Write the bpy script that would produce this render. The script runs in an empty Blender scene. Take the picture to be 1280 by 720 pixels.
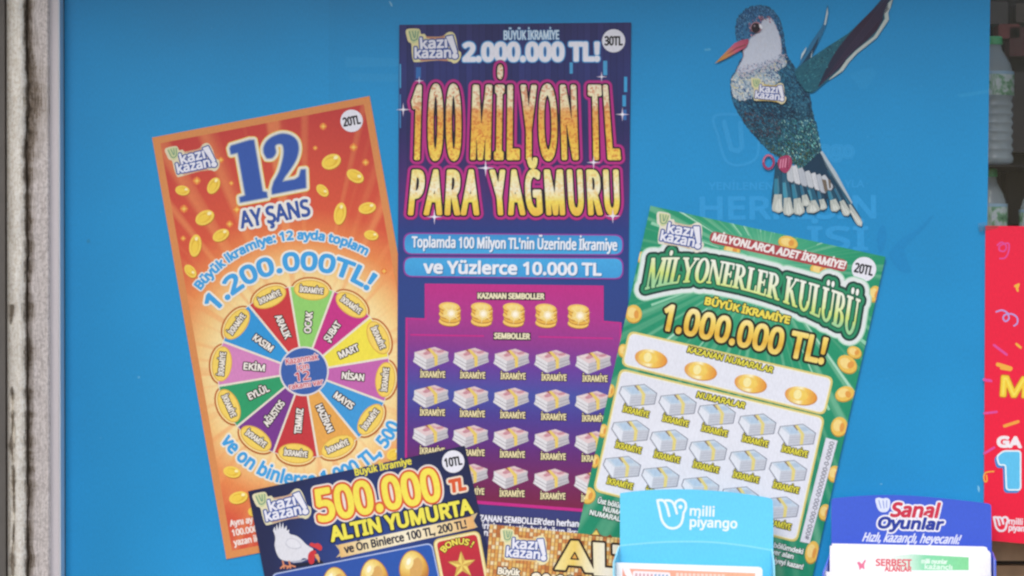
import bpy, math, random, os
import numpy as np

# ------------------------------------------------------------------ camera, sky, sun, exposure
SC = bpy.context.scene
COL = SC.collection
D = 4.0            # camera to poster, metres
S = 0.001          # one millimetre per photo pixel at the poster
Z0 = 1.5           # height of the picture centre above the pavement

cam = bpy.data.cameras.new('camera')
cam.sensor_width = 36.0
cam.lens = 36.0 * D / 1.28
cam.clip_start = 0.1
cam.clip_end = 100.0
co = bpy.data.objects.new('camera', cam)
COL.objects.link(co)
co.location = (0, -D, Z0)
co.rotation_euler = (math.pi / 2, 0, 0)
SC.camera = co

SUN_EL, SUN_AZ = math.radians(45), math.radians(-13)      # the sun stands behind the viewer
world = bpy.data.worlds.new('World')
SC.world = world
world.use_nodes = True
wn = world.node_tree
bgn = wn.nodes['Background']
sky = wn.nodes.new('ShaderNodeTexSky')
sky.sky_type = 'NISHITA'
sky.sun_disc = False
sky.sun_elevation = SUN_EL
sky.sun_rotation = math.pi - SUN_AZ
sky.air_density = 1.0
sky.dust_density = 2.0
sky.ozone_density = 1.0
wn.links.new(sky.outputs[0], bgn.inputs[0])
bgn.inputs[1].default_value = 0.10

sun = bpy.data.lights.new('sun', 'SUN')
sun.energy = 1.5
sun.angle = math.radians(35)
sun.color = (1.0, 0.975, 0.945)
so = bpy.data.objects.new('sun', sun)
COL.objects.link(so)
so.location = (0, -3, 6)
so.rotation_euler = (math.pi / 2 - SUN_EL, 0, SUN_AZ)

SC.view_settings.view_transform = 'Standard'
SC.view_settings.look = 'None'
SC.view_settings.gamma = 1.0
SC.view_settings.exposure = 0.75
try:
    SC.cycles.filter_width = 2.4
    SC.cycles.max_bounces = 6
    SC.cycles.transparent_max_bounces = 8
except Exception:
    pass

random.seed(7)
RNG = np.random.default_rng(7)
EMPTY_K = 0.88     # albedo of a pure white print
VEIL = 0.005


# ------------------------------------------------------------------ materials
def lin(c):
    if isinstance(c, str):
        c = c.lstrip('#')
        c = [int(c[i:i + 2], 16) for i in (0, 2, 4)]
    out = []
    for v in c:
        v = v / 255.0
        out.append(v / 12.92 if v <= 0.04045 else ((v + 0.055) / 1.055) ** 2.4)
    return out


def alb(c, k=EMPTY_K):
    return tuple(max(0.003, v * k - VEIL) for v in lin(c)) + (1.0,)


def new_mat(name):
    m = bpy.data.materials.new(name)
    m.use_nodes = True
    nt = m.node_tree
    return m, nt, nt.nodes['Principled BSDF']


def nd(nt, t, **kw):
    n = nt.nodes.new(t)
    for k, v in kw.items():
        setattr(n, k, v)
    return n


def math_node(nt, op, a, b=None):
    n = nd(nt, 'ShaderNodeMath', operation=op)
    for i, v in enumerate((a, b)):
        if v is None:
            continue
        if isinstance(v, (int, float)):
            n.inputs[i].default_value = v
        else:
            nt.links.new(v, n.inputs[i])
    return n.outputs[0]


def ramp(nt, fac, stops, interp='LINEAR'):
    n = nd(nt, 'ShaderNodeValToRGB')
    r = n.color_ramp
    r.interpolation = interp
    while len(r.elements) < len(stops):
        r.elements.new(0.5)
    for e, (p, c) in zip(r.elements, stops):
        e.position = p
        e.color = c if len(c) == 4 and max(c) <= 1.0 and not isinstance(c, str) else alb(c)
    nt.links.new(fac, n.inputs[0])
    return n.outputs[0]


def mix(nt, fac, a, b, blend='MIX'):
    n = nd(nt, 'ShaderNodeMixRGB', blend_type=blend)
    for i, v in zip((0, 1, 2), (fac, a, b)):
        if isinstance(v, (int, float)):
            n.inputs[i].default_value = v
        elif isinstance(v, (tuple, list)):
            n.inputs[i].default_value = v
        else:
            nt.links.new(v, n.inputs[i])
    return n.outputs[0]


# one shared node group: the weave and mottling of printed paper
GRP = bpy.data.node_groups.new('paper_grain', 'ShaderNodeTree')
GRP.interface.new_socket('Color', in_out='INPUT', socket_type='NodeSocketColor')
GRP.interface.new_socket('Color', in_out='OUTPUT', socket_type='NodeSocketColor')
gi, go = GRP.nodes.new('NodeGroupInput'), GRP.nodes.new('NodeGroupOutput')
tc = GRP.nodes.new('ShaderNodeTexCoord')
mp = GRP.nodes.new('ShaderNodeMapping')
mp.inputs['Scale'].default_value = (1.0, 1.0, 0.35)
GRP.links.new(tc.outputs['Object'], mp.inputs['Vector'])
n1 = GRP.nodes.new('ShaderNodeTexNoise')
n1.inputs['Scale'].default_value = 620
n1.inputs['Detail'].default_value = 2
GRP.links.new(mp.outputs[0], n1.inputs['Vector'])
n2 = GRP.nodes.new('ShaderNodeTexNoise')
n2.inputs['Scale'].default_value = 9
n2.inputs['Detail'].default_value = 4
GRP.links.new(tc.outputs['Object'], n2.inputs['Vector'])


def _mr(nt, v, a, b, lo=0.3, hi=0.7):
    n = nt.nodes.new('ShaderNodeMapRange')
    n.inputs[1].default_value, n.inputs[2].default_value = lo, hi
    n.inputs[3].default_value, n.inputs[4].default_value = a, b
    nt.links.new(v, n.inputs[0])
    return n.outputs[0]


g = math_node(GRP, 'MULTIPLY', _mr(GRP, n1.outputs[0], 0.945, 1.055), _mr(GRP, n2.outputs[0], 0.975, 1.025))
cb = GRP.nodes.new('ShaderNodeCombineXYZ')
for i in range(3):
    GRP.links.new(g, cb.inputs[i])
gm = GRP.nodes.new('ShaderNodeMixRGB')
gm.blend_type = 'MULTIPLY'
gm.inputs[0].default_value = 1.0
GRP.links.new(gi.outputs[0], gm.inputs[1])
GRP.links.new(cb.outputs[0], gm.inputs[2])
GRP.links.new(gm.outputs[0], go.inputs[0])


def finish(nt, b, color, rough=0.42, spec=0.33):
    gn = nd(nt, 'ShaderNodeGroup')
    gn.node_tree = GRP
    if isinstance(color, tuple):
        gn.inputs[0].default_value = color
    else:
        nt.links.new(color, gn.inputs[0])
    nt.links.new(gn.outputs[0], b.inputs['Base Color'])
    b.inputs['Roughness'].default_value = rough
    b.inputs['Specular IOR Level'].default_value = spec


INKS = {}


def ink(c, rough=0.42, spec=0.33):
    key = (c, rough, spec)
    if key not in INKS:
        m, nt, b = new_mat('ink_' + c.lstrip('#'))
        finish(nt, b, alb(c), rough, spec)
        INKS[key] = m
    return INKS[key]


def art_xy(nt):
    a = nd(nt, 'ShaderNodeAttribute')
    a.attribute_name = 'art'
    s = nd(nt, 'ShaderNodeSeparateXYZ')
    nt.links.new(a.outputs['Vector'], s.inputs[0])
    return a.outputs['Vector'], s.outputs[0], s.outputs[1]


def lin_fac(nt, x, y, p0, p1):
    dx, dy = p1[0] - p0[0], p1[1] - p0[1]
    L2 = dx * dx + dy * dy
    a = math_node(nt, 'MULTIPLY', math_node(nt, 'SUBTRACT', x, p0[0]), dx / L2)
    b = math_node(nt, 'MULTIPLY', math_node(nt, 'SUBTRACT', y, p0[1]), dy / L2)
    return math_node(nt, 'ADD', a, b)


def rad_fac(nt, x, y, c, r):
    a = math_node(nt, 'SUBTRACT', x, c[0])
    b = math_node(nt, 'SUBTRACT', y, c[1])
    q = math_node(nt, 'ADD', math_node(nt, 'MULTIPLY', a, a), math_node(nt, 'MULTIPLY', b, b))
    return math_node(nt, 'DIVIDE', math_node(nt, 'SQRT', q), r)


def grad(name, stops, p0, p1=None, r=None, rays=None, speck=None, rough=0.42):
    """printed gradient: linear p0->p1 or radial round p0; rays=(c, freq, colour, amount); speck=(colour, cell, amount, y0, y1)"""
    m, nt, b = new_mat(name)
    v, x, y = art_xy(nt)
    f = rad_fac(nt, x, y, p0, r) if r else lin_fac(nt, x, y, p0, p1)
    c = ramp(nt, f, stops)
    if rays:
        cc, freq, colr, amt = rays
        ang = math_node(nt, 'ARCTAN2', math_node(nt, 'SUBTRACT', y, cc[1]), math_node(nt, 'SUBTRACT', x, cc[0]))
        nz = nd(nt, 'ShaderNodeTexNoise', noise_dimensions='1D')
        nz.inputs['Scale'].default_value = freq
        nz.inputs['Detail'].default_value = 1.0
        nt.links.new(ang, nz.inputs['W'])
        k = _mr(nt, nz.outputs[0], 0.0, amt, 0.5, 0.72)
        c = mix(nt, k, c, alb(colr))
    if speck:
        colr, cell, amt = speck
        vo = nd(nt, 'ShaderNodeTexVoronoi')
        vo.inputs['Scale'].default_value = 1.0 / cell
        nt.links.new(v, vo.inputs['Vector'])
        s = nd(nt, 'ShaderNodeSeparateColor')
        nt.links.new(vo.outputs['Color'], s.inputs[0])
        k = _mr(nt, s.outputs[0], 0.0, amt, 0.45, 0.9)
        c = mix(nt, k, c, alb(colr))
    finish(nt, b, c, rough)
    return m


def plain(name, c, rough=0.5, spec=0.5, metal=0.0, scale=60, amp=0.06, bump=0.0):
    m, nt, b = new_mat(name)
    t = nd(nt, 'ShaderNodeTexCoord')
    n = nd(nt, 'ShaderNodeTexNoise')
    n.inputs['Scale'].default_value = scale
    n.inputs['Detail'].default_value = 5
    nt.links.new(t.outputs['Object'], n.inputs['Vector'])
    k = _mr(nt, n.outputs[0], 1 - amp, 1 + amp)
    cx = nd(nt, 'ShaderNodeCombineXYZ')
    for i in range(3):
        nt.links.new(k, cx.inputs[i])
    nt.links.new(mix(nt, 1.0, c, cx.outputs[0], 'MULTIPLY'), b.inputs['Base Color'])
    b.inputs['Roughness'].default_value = rough
    b.inputs['Specular IOR Level'].default_value = spec
    b.inputs['Metallic'].default_value = metal
    if bump:
        bm = nd(nt, 'ShaderNodeBump')
        bm.inputs['Strength'].default_value = bump
        bm.inputs['Distance'].default_value = 0.002
        nt.links.new(n.outputs[0], bm.inputs['Height'])
        nt.links.new(bm.outputs[0], b.inputs['Normal'])
    return m


# ------------------------------------------------------------------ objects
def W(px, py, d=0.0):
    f = S * (D - d) / D
    return ((px - 640.0) * f, -d, Z0 + (360.0 - py) * f)


def tag(o, label=None, cat=None, group=None, kind=None):
    for k, v in (('label', label), ('category', cat), ('group', group), ('kind', kind)):
        if v:
            o[k] = v
    return o


def empty(name, px, py, d, label, cat, group=None, kind=None):
    o = bpy.data.objects.new(name, None)
    o.empty_display_size = 0.02
    o.location = W(px, py, d)
    COL.objects.link(o)
    return tag(o, label, cat, group, kind)


def world_of(o):
    v = np.array(o.location)
    while o.parent:
        o = o.parent
        v = v + np.array(o.location)
    return v


def link_mesh(name, verts, faces, mats, midx=None, parent=None, origin=None, art=None, smooth=False):
    """verts in world coordinates; the object's origin is put at `origin` (default: its parent's)"""
    og = np.array(origin if origin is not None else (world_of(parent) if parent else (0, 0, 0)), dtype=float)
    me = bpy.data.meshes.new(name)
    vv = (np.asarray(verts, dtype=float) - og).tolist()
    me.from_pydata(vv, [], faces)
    for m in (mats if isinstance(mats, (list, tuple)) else [mats]):
        me.materials.append(m)
    if midx is not None:
        me.polygons.foreach_set('material_index', np.asarray(midx, dtype=np.int32))
    if art is not None:
        at = me.attributes.new('art', 'FLOAT_VECTOR', 'POINT')
        at.data.foreach_set('vector', np.asarray(art, dtype=np.float32).ravel())
    if smooth:
        me.polygons.foreach_set('use_smooth', np.ones(len(me.polygons), dtype=bool))
    me.update()
    o = bpy.data.objects.new(name, me)
    COL.objects.link(o)
    if parent:
        o.parent = parent
        o.location = og - world_of(parent)
    else:
        o.location = og
    return o


class Sheet:
    """a paper sheet whose printed layers are stacked a few hundredths of a millimetre apart"""
    def __init__(self, root, d):
        self.root, self.d, self.k = root, d, 0

    def lift(self):
        self.k += 1
        return self.d + 0.000012 * self.k


class Art:
    """one printed part: layers of flat polygons in photo-pixel coordinates"""
    def __init__(self, name, sheet, parent=None, origin=None):
        self.name, self.sheet, self.parent = name, sheet, parent or sheet.root
        self.org = origin
        self.v, self.f, self.mi, self.mats, self.a = [], [], [], [], []

    def add(self, polys, mat, loose=False):
        if not polys:
            return
        d = self.sheet.lift()
        if loose:
            self.sheet.k += 1
        if mat not in self.mats:
            self.mats.append(mat)
        k = self.mats.index(mat)
        d_ = d
        for q_, p in enumerate(polys):
            d = d_ + (1e-6 * (q_ % 20) if loose else 0.0)      # overlapping flecks never share a plane
            fac = S * (D - d) / D
            i = len(self.v)
            # faces look towards the viewer (-Y)
            ar = 0.0
            n = len(p)
            for j in range(n):
                x0, y0 = p[j]
                x1, y1 = p[(j + 1) % n]
                ar += x0 * y1 - x1 * y0
            if ar > 0:
                p = p[::-1]
            for x, y in p:
                self.v.append(((x - 640.0) * fac, -d, Z0 + (360.0 - y) * fac))
                self.a.append((x, y, 0.0))
            self.f.append(list(range(i, i + n)))
            self.mi.append(k)

    def build(self, label=None):
        og = None
        if self.org:
            og = np.array(W(self.org[0], self.org[1], self.sheet.d))
        o = link_mesh(self.name, self.v, self.f, self.mats, self.mi, self.parent, og, self.a)
        if label:
            o['label'] = label
        return o


def copy_at(o, parent, dx, dy, d):
    """copy of a part (and its sub-parts), shifted by photo pixels"""
    c = o.copy()
    COL.objects.link(c)
    c.parent = parent
    f = S * (D - d) / D
    c.location = (o.location[0] + dx * f, o.location[1], o.location[2] - dy * f)
    for ch in o.children:
        q = ch.copy()
        COL.objects.link(q)
        q.parent = c
    return c


def prism(name, pts, d0, d1, mat, parent=None, origin=None):
    """polygon (photo px, as seen at depth d1) extruded from d0 back to d1 front"""
    ar = sum(pts[i][0] * pts[(i + 1) % len(pts)][1] - pts[(i + 1) % len(pts)][0] * pts[i][1] for i in range(len(pts)))
    if ar > 0:
        pts = pts[::-1]
    fv = [W(x, y, d1) for x, y in pts]
    bv = [(v[0], -d0, v[2]) for v in fv]
    n = len(pts)
    faces = [list(range(n)), list(range(2 * n - 1, n - 1, -1))]
    for i in range(n):
        j = (i + 1) % n
        faces.append([j, i, n + i, n + j])
    return link_mesh(name, fv + bv, faces, mat, None, parent, origin, [(x, y, 0) for x, y in pts] * 2)


# ------------------------------------------------------------------ 2-D shapes
def rot(pts, a, c=(0, 0)):
    ca, sa = math.cos(a), math.sin(a)
    return [(c[0] + (x - c[0]) * ca - (y - c[1]) * sa, c[1] + (x - c[0]) * sa + (y - c[1]) * ca) for x, y in pts]


def ell(cx, cy, a, b=None, ang=0.0, n=28):
    b = a if b is None else b
    t = math.radians(ang)
    out = []
    for i in range(n):
        q = 2 * math.pi * i / n
        x, y = a * math.cos(q), b * math.sin(q)
        out.append((cx + x * math.cos(t) - y * math.sin(t), cy + x * math.sin(t) + y * math.cos(t)))
    return out


def rquad(q, r, n=5):
    """quad with rounded corners"""
    out = []
    m = len(q)
    for i in range(m):
        p, a, b = np.array(q[i], float), np.array(q[i - 1], float), np.array(q[(i + 1) % m], float)
        u, v = (a - p) / np.linalg.norm(a - p), (b - p) / np.linalg.norm(b - p)
        for k in range(n + 1):
            t = k / n
            out.append(tuple(p + u * r * (1 - t) ** 2 + v * r * t ** 2))
    return out


def inset(q, m):
    """shrink a convex polygon by m pixels"""
    n = len(q)
    cx, cy = sum(p[0] for p in q) / n, sum(p[1] for p in q) / n
    L = []
    for i in range(n):
        (x0, y0), (x1, y1) = q[i], q[(i + 1) % n]
        l = math.hypot(x1 - x0, y1 - y0)
        nx, ny = -(y1 - y0) / l, (x1 - x0) / l
        if nx * (cx - x0) + ny * (cy - y0) < 0:
            nx, ny = -nx, -ny
        L.append((nx, ny, nx * x0 + ny * y0 + m))
    out = []
    for i in range(n):
        a1, b1, c1 = L[i - 1]
        a2, b2, c2 = L[i]
        det = a1 * b2 - a2 * b1
        out.append(((c1 * b2 - c2 * b1) / det, (a1 * c2 - a2 * c1) / det))
    return out


def star(cx, cy, R, r, n=4, a0=0.0):
    return [(cx + (R if i % 2 == 0 else r) * math.sin(a0 + math.pi * i / n), cy - (R if i % 2 == 0 else r) * math.cos(a0 + math.pi * i / n)) for i in range(2 * n)]


def stroke(pts, w, closed=False):
    """loops for a poly-line of width w (quads and round joints, for the union filler)"""
    L = []
    m = len(pts)
    for i in range(m if closed else m - 1):
        (x0, y0), (x1, y1) = pts[i], pts[(i + 1) % m]
        l = math.hypot(x1 - x0, y1 - y0)
        if l < 1e-6:
            continue
        nx, ny = -(y1 - y0) / l * w / 2, (x1 - x0) / l * w / 2
        L.append([(x0 + nx, y0 + ny), (x1 + nx, y1 + ny), (x1 - nx, y1 - ny), (x0 - nx, y0 - ny)])
    for x, y in pts:
        L.append(ell(x, y, w / 2, n=10))
    return [ccw(p) for p in L]


def ccw(p):
    a = sum(p[i][0] * p[(i + 1) % len(p)][1] - p[(i + 1) % len(p)][0] * p[i][1] for i in range(len(p)))
    return p if a > 0 else p[::-1]


def curve(pts, n=6, closed=False):
    """Catmull-Rom through points"""
    P = [np.array(p, float) for p in pts]
    m = len(P)
    out = []
    for i in range(m if closed else m - 1):
        if closed:
            a, b, c, e = P[i - 1], P[i], P[(i + 1) % m], P[(i + 2) % m]
        else:
            a, b, c, e = P[max(i - 1, 0)], P[i], P[i + 1], P[min(i + 2, m - 1)]
        for k in range(n):
            t = k / n
            out.append(tuple(0.5 * (2 * b + (c - a) * t + (2 * a - 5 * b + 4 * c - e) * t * t + (3 * b - a - 3 * c + e) * t ** 3)))
    if not closed:
        out.append(tuple(P[-1]))
    return out


def Zm(pts, ox, oy, s):
    return [(ox + x / s, oy + y / s) for x, y in pts]


# --- signed distance field of closed loops (non-zero winding) and its iso-contours as flat faces
class Field:
    def __init__(self, loops, h, R):
        pts = np.concatenate([np.asarray(l, float) for l in loops])
        self.h = h
        x0, y0 = pts.min(0) - R - 2 * h
        x1, y1 = pts.max(0) + R + 2 * h
        x0 += 0.0137 * h
        y0 += 0.0171 * h
        nx, ny = int((x1 - x0) / h) + 2, int((y1 - y0) / h) + 2
        self.x0, self.y0 = x0, y0
        dist = np.full((ny, nx), R + 3 * h)
        wind = np.zeros((ny, nx + 1), np.int32)
        RR = R + 3 * h
        for l in loops:
            l = np.asarray(l, float)
            B = np.roll(l, -1, 0)
            for (ax, ay), (bx, by) in zip(l, B):
                if ay != by:
                    s = 1 if by > ay else -1
                    lo, hi = (ay, by) if by > ay else (by, ay)
                    j0, j1 = int(math.ceil((lo - y0) / h)), int(math.ceil((hi - y0) / h))
                    if j1 > j0:
                        js = np.arange(max(j0, 0), min(j1, ny))
                        xs = ax + (y0 + js * h - ay) * (bx - ax) / (by - ay)
                        wind[js, np.clip(np.ceil((xs - x0) / h).astype(int), 0, nx)] += s
                i0 = max(int((min(ax, bx) - RR - x0) / h), 0)
                i1 = min(int((max(ax, bx) + RR - x0) / h) + 2, nx)
                k0 = max(int((min(ay, by) - RR - y0) / h), 0)
                k1 = min(int((max(ay, by) + RR - y0) / h) + 2, ny)
                gx = x0 + np.arange(i0, i1) * h - ax
                gy = (y0 + np.arange(k0, k1) * h - ay)[:, None]
                dx, dy = bx - ax, by - ay
                L2 = dx * dx + dy * dy
                if L2 < 1e-12:
                    continue
                t = np.clip((gx * dx + gy * dy) / L2, 0, 1)
                q = np.sqrt((gx - t * dx) ** 2 + (gy - t * dy) ** 2)
                sub = dist[k0:k1, i0:i1]
                np.minimum(sub, q, out=sub)
        ins = np.cumsum(wind, 1)[:, :nx] != 0
        self.f = np.where(ins, -np.maximum(dist, 1e-3), dist)

    def faces(self, off=0.0):
        f = self.f - off
        h, x0, y0 = self.h, self.x0, self.y0
        ins = f < 0
        c = ins[:-1, :-1].astype(int) + ins[1:, :-1] + ins[:-1, 1:] + ins[1:, 1:]
        out = []
        for j in range(c.shape[0]):
            row = c[j]
            if not row.any():
                continue
            full = np.flatnonzero(row == 4)
            if len(full):
                br = np.flatnonzero(np.diff(full) > 1)
                st = np.concatenate(([full[0]], full[br + 1]))
                en = np.concatenate((full[br], [full[-1]]))
                ya, yb = y0 + j * h, y0 + (j + 1) * h
                for a, b in zip(st, en):
                    xa, xb = x0 + a * h, x0 + (b + 1) * h
                    out.append([(xa, ya), (xb, ya), (xb, yb), (xa, yb)])
            for i in np.flatnonzero((row > 0) & (row < 4)):
                cs = ((i, j), (i + 1, j), (i + 1, j + 1), (i, j + 1))
                p = []
                for k in range(4):
                    (ia, ja), (ib, jb) = cs[k], cs[(k + 1) % 4]
                    fa, fb = f[ja, ia], f[jb, ib]
                    if fa < 0:
                        p.append((x0 + ia * h, y0 + ja * h))
                    if (fa < 0) != (fb < 0):
                        t = fa / (fa - fb)
                        p.append((x0 + (ia + t * (ib - ia)) * h, y0 + (ja + t * (jb - ja)) * h))
                if len(p) >= 3:
                    out.append(p)
        return out


def paint(art, loops, fills, h=0.5):
    """fills: list of (offset px, material), painted in order"""
    if not loops:
        return
    F = Field(loops, h, max(0.0, max(o for o, _ in fills)) + 0.5)
    for o, m in fills:
        art.add(F.faces(o), m)


def union(art, loops, mat, off=0.0, h=0.5):
    paint(art, [ccw(l) for l in loops], [(off, mat)], h)


# --- lettering
FONTS, GL = {}, {}


def get_font(n):
    if n not in FONTS:
        FONTS[n] = None
        fn = {'wide': 'NotoSansHebrew-Regular.woff2', 'noto': 'NotoSansHebrew-Regular.woff2', 'inter': 'Inter.woff2'}.get(n)
        if fn:
            try:
                FONTS[n] = bpy.data.fonts.load(os.path.join(bpy.utils.system_resource('DATAFILES', path='fonts'), fn))
            except Exception:
                FONTS[n] = None
    return FONTS[n]


def raw_loops(s, font):
    c = bpy.data.curves.new('t', 'FONT')
    c.body = s
    f = get_font(font)
    if f:
        c.font = f
    c.resolution_u = 3
    c.space_character = 1.24 if font == 'wide' else 1.0
    c.fill_mode = 'NONE'
    o = bpy.data.objects.new('t', c)
    COL.objects.link(o)
    bpy.context.view_layer.update()
    me = o.to_mesh()
    V = [(v.co.x, v.co.y) for v in me.vertices]
    nxt = {}
    for e in me.edges:
        nxt.setdefault(e.vertices[0], []).append(e.vertices[1])
        nxt.setdefault(e.vertices[1], []).append(e.vertices[0])
    seen, loops = set(), []
    for i in range(len(V)):
        if i in seen or i not in nxt:
            continue
        L, a, prev = [i], i, None
        seen.add(i)
        while True:
            cand = sorted([k for k in nxt[a] if k not in seen])
            if not cand:
                break
            k = a + 1 if (a + 1) in cand else cand[0]
            L.append(k)
            seen.add(k)
            a = k
        if len(L) > 2:
            loops.append([V[k] for k in L])
    o.to_mesh_clear()
    bpy.data.objects.remove(o)
    bpy.data.curves.remove(c)
    return loops


CAPH = {}


def glyphs(s, font):
    """loops in units of width 0..1 and cap height 0..1"""
    key = (s, font)
    if key not in GL:
        if font == 'serif':
            L, w = serif_loops(s)
            GL[key] = [[(x / w, y) for x, y in l] for l in L]
        else:
            if font not in CAPH:
                CAPH[font] = max(y for l in raw_loops('H', font) for _, y in l)
            ch = CAPH[font]
            L = raw_loops(s, font)
            xs = [x for l in L for x, _ in l]
            a, b = min(xs), max(xs)
            if s.endswith('!') and len(L) > 2:
                bar, dot = sorted(sorted(L, key=lambda l: -max(x for x, _ in l))[:2], key=lambda l: min(y for _, y in l) - max(y for _, y in l))
                tp_ = max(y for _, y in bar)
                L[L.index(bar)] = [(x, tp_ - (tp_ - y) * .84) for x, y in bar]
            for i_, l in enumerate(L):
                if font != 'wide' and min(y for _, y in l) > ch * .80 and max(y for _, y in l) > ch * .98:
                    L[i_] = [(x, y + .07 * ch) for x, y in l]
            GL[key] = [[((x - a) / (b - a), y / ch) for x, y in l] for l in L]
    return GL[key]


def text_warp(art, s, f, fills, font='noto', h=0.45):
    loops = [[f(u, v) for u, v in l] for l in glyphs(s, font)]
    paint(art, loops, fills, h)


def text(art, s, A, B, cap, fills, font='noto', h=None, slant=0.0):
    """baseline from A to B (photo px), capitals cap px high"""
    dx, dy = B[0] - A[0], B[1] - A[1]
    l = math.hypot(dx, dy)
    ux, uy = dx / l, dy / l
    nx, ny = uy, -ux
    sl = math.tan(math.radians(slant)) * cap

    def f(u, v):
        return (A[0] + dx * u + (nx * cap + ux * sl) * v, A[1] + dy * u + (ny * cap + uy * sl) * v)
    text_warp(art, s, f, fills, font, h or (0.3 if cap < 9 else 0.4 if cap < 16 else 0.55))


def text_arc(art, s, c, r, a0, a1, cap, fills, font='noto', inner=False, h=0.45):
    """along a circle; angles in degrees, 0 = right, 90 = down; inner: letters stand with their feet outwards"""
    def f(u, v):
        a = math.radians(a0 + (a1 - a0) * u)
        rr = r - cap * v if inner else r + cap * v
        return (c[0] + rr * math.cos(a), c[1] + rr * math.sin(a))
    text_warp(art, s, f, fills, font, h)


def circle3(p, q, r):
    (ax, ay), (bx, by), (cx, cy) = p, q, r
    d = 2 * (ax * (by - cy) + bx * (cy - ay) + cx * (ay - by))
    ux = ((ax * ax + ay * ay) * (by - cy) + (bx * bx + by * by) * (cy - ay) + (cx * cx + cy * cy) * (ay - by)) / d
    uy = ((ax * ax + ay * ay) * (cx - bx) + (bx * bx + by * by) * (ax - cx) + (cx * cx + cy * cy) * (bx - ax)) / d
    return (ux, uy), math.hypot(ax - ux, ay - uy)


def arc_through(p, q, r):
    c, R = circle3(p, q, r)
    a = [math.degrees(math.atan2(k[1] - c[1], k[0] - c[0])) for k in (p, q, r)]
    for i in (1, 2):
        while a[i] - a[i - 1] > 180:
            a[i] -= 360
        while a[i] - a[i - 1] < -180:
            a[i] += 360
    return c, R, a[0], a[2]


def serif_loops(s):
    T, t, sf, ov = 0.19, 0.07, 0.055, 0.10
    def R(x0, y0, x1, y1): return [(x0, y0), (x1, y0), (x1, y1), (x0, y1)]
    def Dg(x0, y0, x1, y1, w): return [(x0 - w / 2, y0), (x0 + w / 2, y0), (x1 + w / 2, y1), (x1 - w / 2, y1)]
    def band(cx, cy, rx, ry, tx, ty, a0, a1, n=16):
        A = [math.radians(a0 + (a1 - a0) * i / n) for i in range(n + 1)]
        return [(cx + rx * math.cos(a), cy + ry * math.sin(a)) for a in A] + [(cx + (rx - tx) * math.cos(a), cy + (ry - ty) * math.sin(a)) for a in A[::-1]]
    def sv(x, w, y): return R(x - ov, y, x + w + ov, y + sf)
    def stem(x, w, top=True, bot=True):
        L = [R(x, 0, x + w, 1)]
        if top: L.append(sv(x, w, 1 - sf))
        if bot: L.append(sv(x, w, 0))
        return L
    def glyph(ch):
        o = ov
        if ch == 'M':
            return [R(o + .02, 0, o + .02 + t, 1), sv(o + .02, t, 0), Dg(o + .1, 1, o + .46, 0, T), Dg(o + .46, 0, o + .84, 1, t), R(o, 1 - sf, o + .2, 1)] + stem(o + .78, T), 1.18
        if ch in 'Iİ':
            return stem(o, T) + ([ell(o + T / 2, 1.17, .09, .09, n=12)] if ch == 'İ' else []), T + 2 * o + .03
        if ch == 'L':
            return stem(o, T) + [R(o, 0, o + .56, sf), [(o + .5, 0), (o + .56, 0), (o + .58, .3), (o + .53, .3)]], .7
        if ch == 'Y':
            return [Dg(o + .05, 1, o + .42, .45, T), Dg(o + .8, 1, o + .42, .45, t), R(o + .33, 0, o + .33 + T, .5), sv(o + .33, T, 0), R(0, 1 - sf, o + .25, 1), R(o + .62, 1 - sf, o + .95, 1)], 1.02
        if ch == 'O':
            return [band(.43, .5, .43, .53, T + .01, .06, 0, 180), band(.43, .5, .43, .53, T + .01, .06, 180, 360)], .9
        if ch == 'N':
            return [R(o, 0, o + t, 1), sv(o, t, 0), Dg(o + .06, 1, o + .68, 0, T), R(o + .66, 0, o + .66 + t, 1), sv(o + .66, t, 1 - sf), R(0, 1 - sf, o + .15, 1)], .98
        if ch == 'E':
            return stem(o, T) + [R(o, 0, o + .55, sf), R(o, 1 - sf, o + .53, 1), R(o, .49, o + .42, .49 + sf), [(o + .49, 0), (o + .55, 0), (o + .58, .28), (o + .53, .28)], R(o + .48, .76, o + .53, 1), R(o + .38, .4, o + .42, .64)], .76
        if ch == 'R':
            return stem(o, T) + [band(o + .25, .735, .34, .265, .18, .05, -90, 90), R(o, 1 - .05, o + .26, 1), R(o, .47, o + .26, .52), Dg(o + .28, .5, o + .62, 0, T), R(o + .55, 0, o + .78, sf)], .9
        if ch == 'K':
            return stem(o, T) + [Dg(o + .14, .42, o + .6, 1, t), Dg(o + .3, .55, o + .66, 0, T), R(o + .48, 1 - sf, o + .76, 1), R(o + .54, 0, o + .84, sf)], .98
        if ch in 'UÜ':
            L = [R(o, .35, o + T, 1), sv(o, T, 1 - sf), R(o + .62, .35, o + .62 + t, 1), sv(o + .62, t, 1 - sf), band(o + .345, .35, .345, .38, .15, .08, 180, 360)]
            if ch == 'Ü':
                L += [ell(o + .2, 1.17, .085, .085, n=12), ell(o + .52, 1.17, .085, .085, n=12)]
            return L, .96
        if ch == 'B':
            return stem(o, T) + [band(o + .25, .745, .31, .255, .17, .05, -90, 90), band(o + .25, .26, .38, .26, .19, .05, -90, 90), R(o, .95, o + .26, 1), R(o, .48, o + .26, .53), R(o, 0, o + .26, .05)], .82
        return [], .34
    x, out = 0.0, []
    for ch in s:
        L, w = glyph(ch)
        out += [ccw([(px + x, py) for px, py in l]) for l in L]
        x += w * 0.97
    return out, x


# common inks
WHITE, BLACK, CREAM = ink('#e4e4ee'), ink('#17171f'), ink('#e8e2c4')
NAVY, YEL = ink('#28376e'), ink('#eedc50')
GOLD_A, GOLD_B = ink('#f0cf58'), ink('#d99a35')


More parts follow.
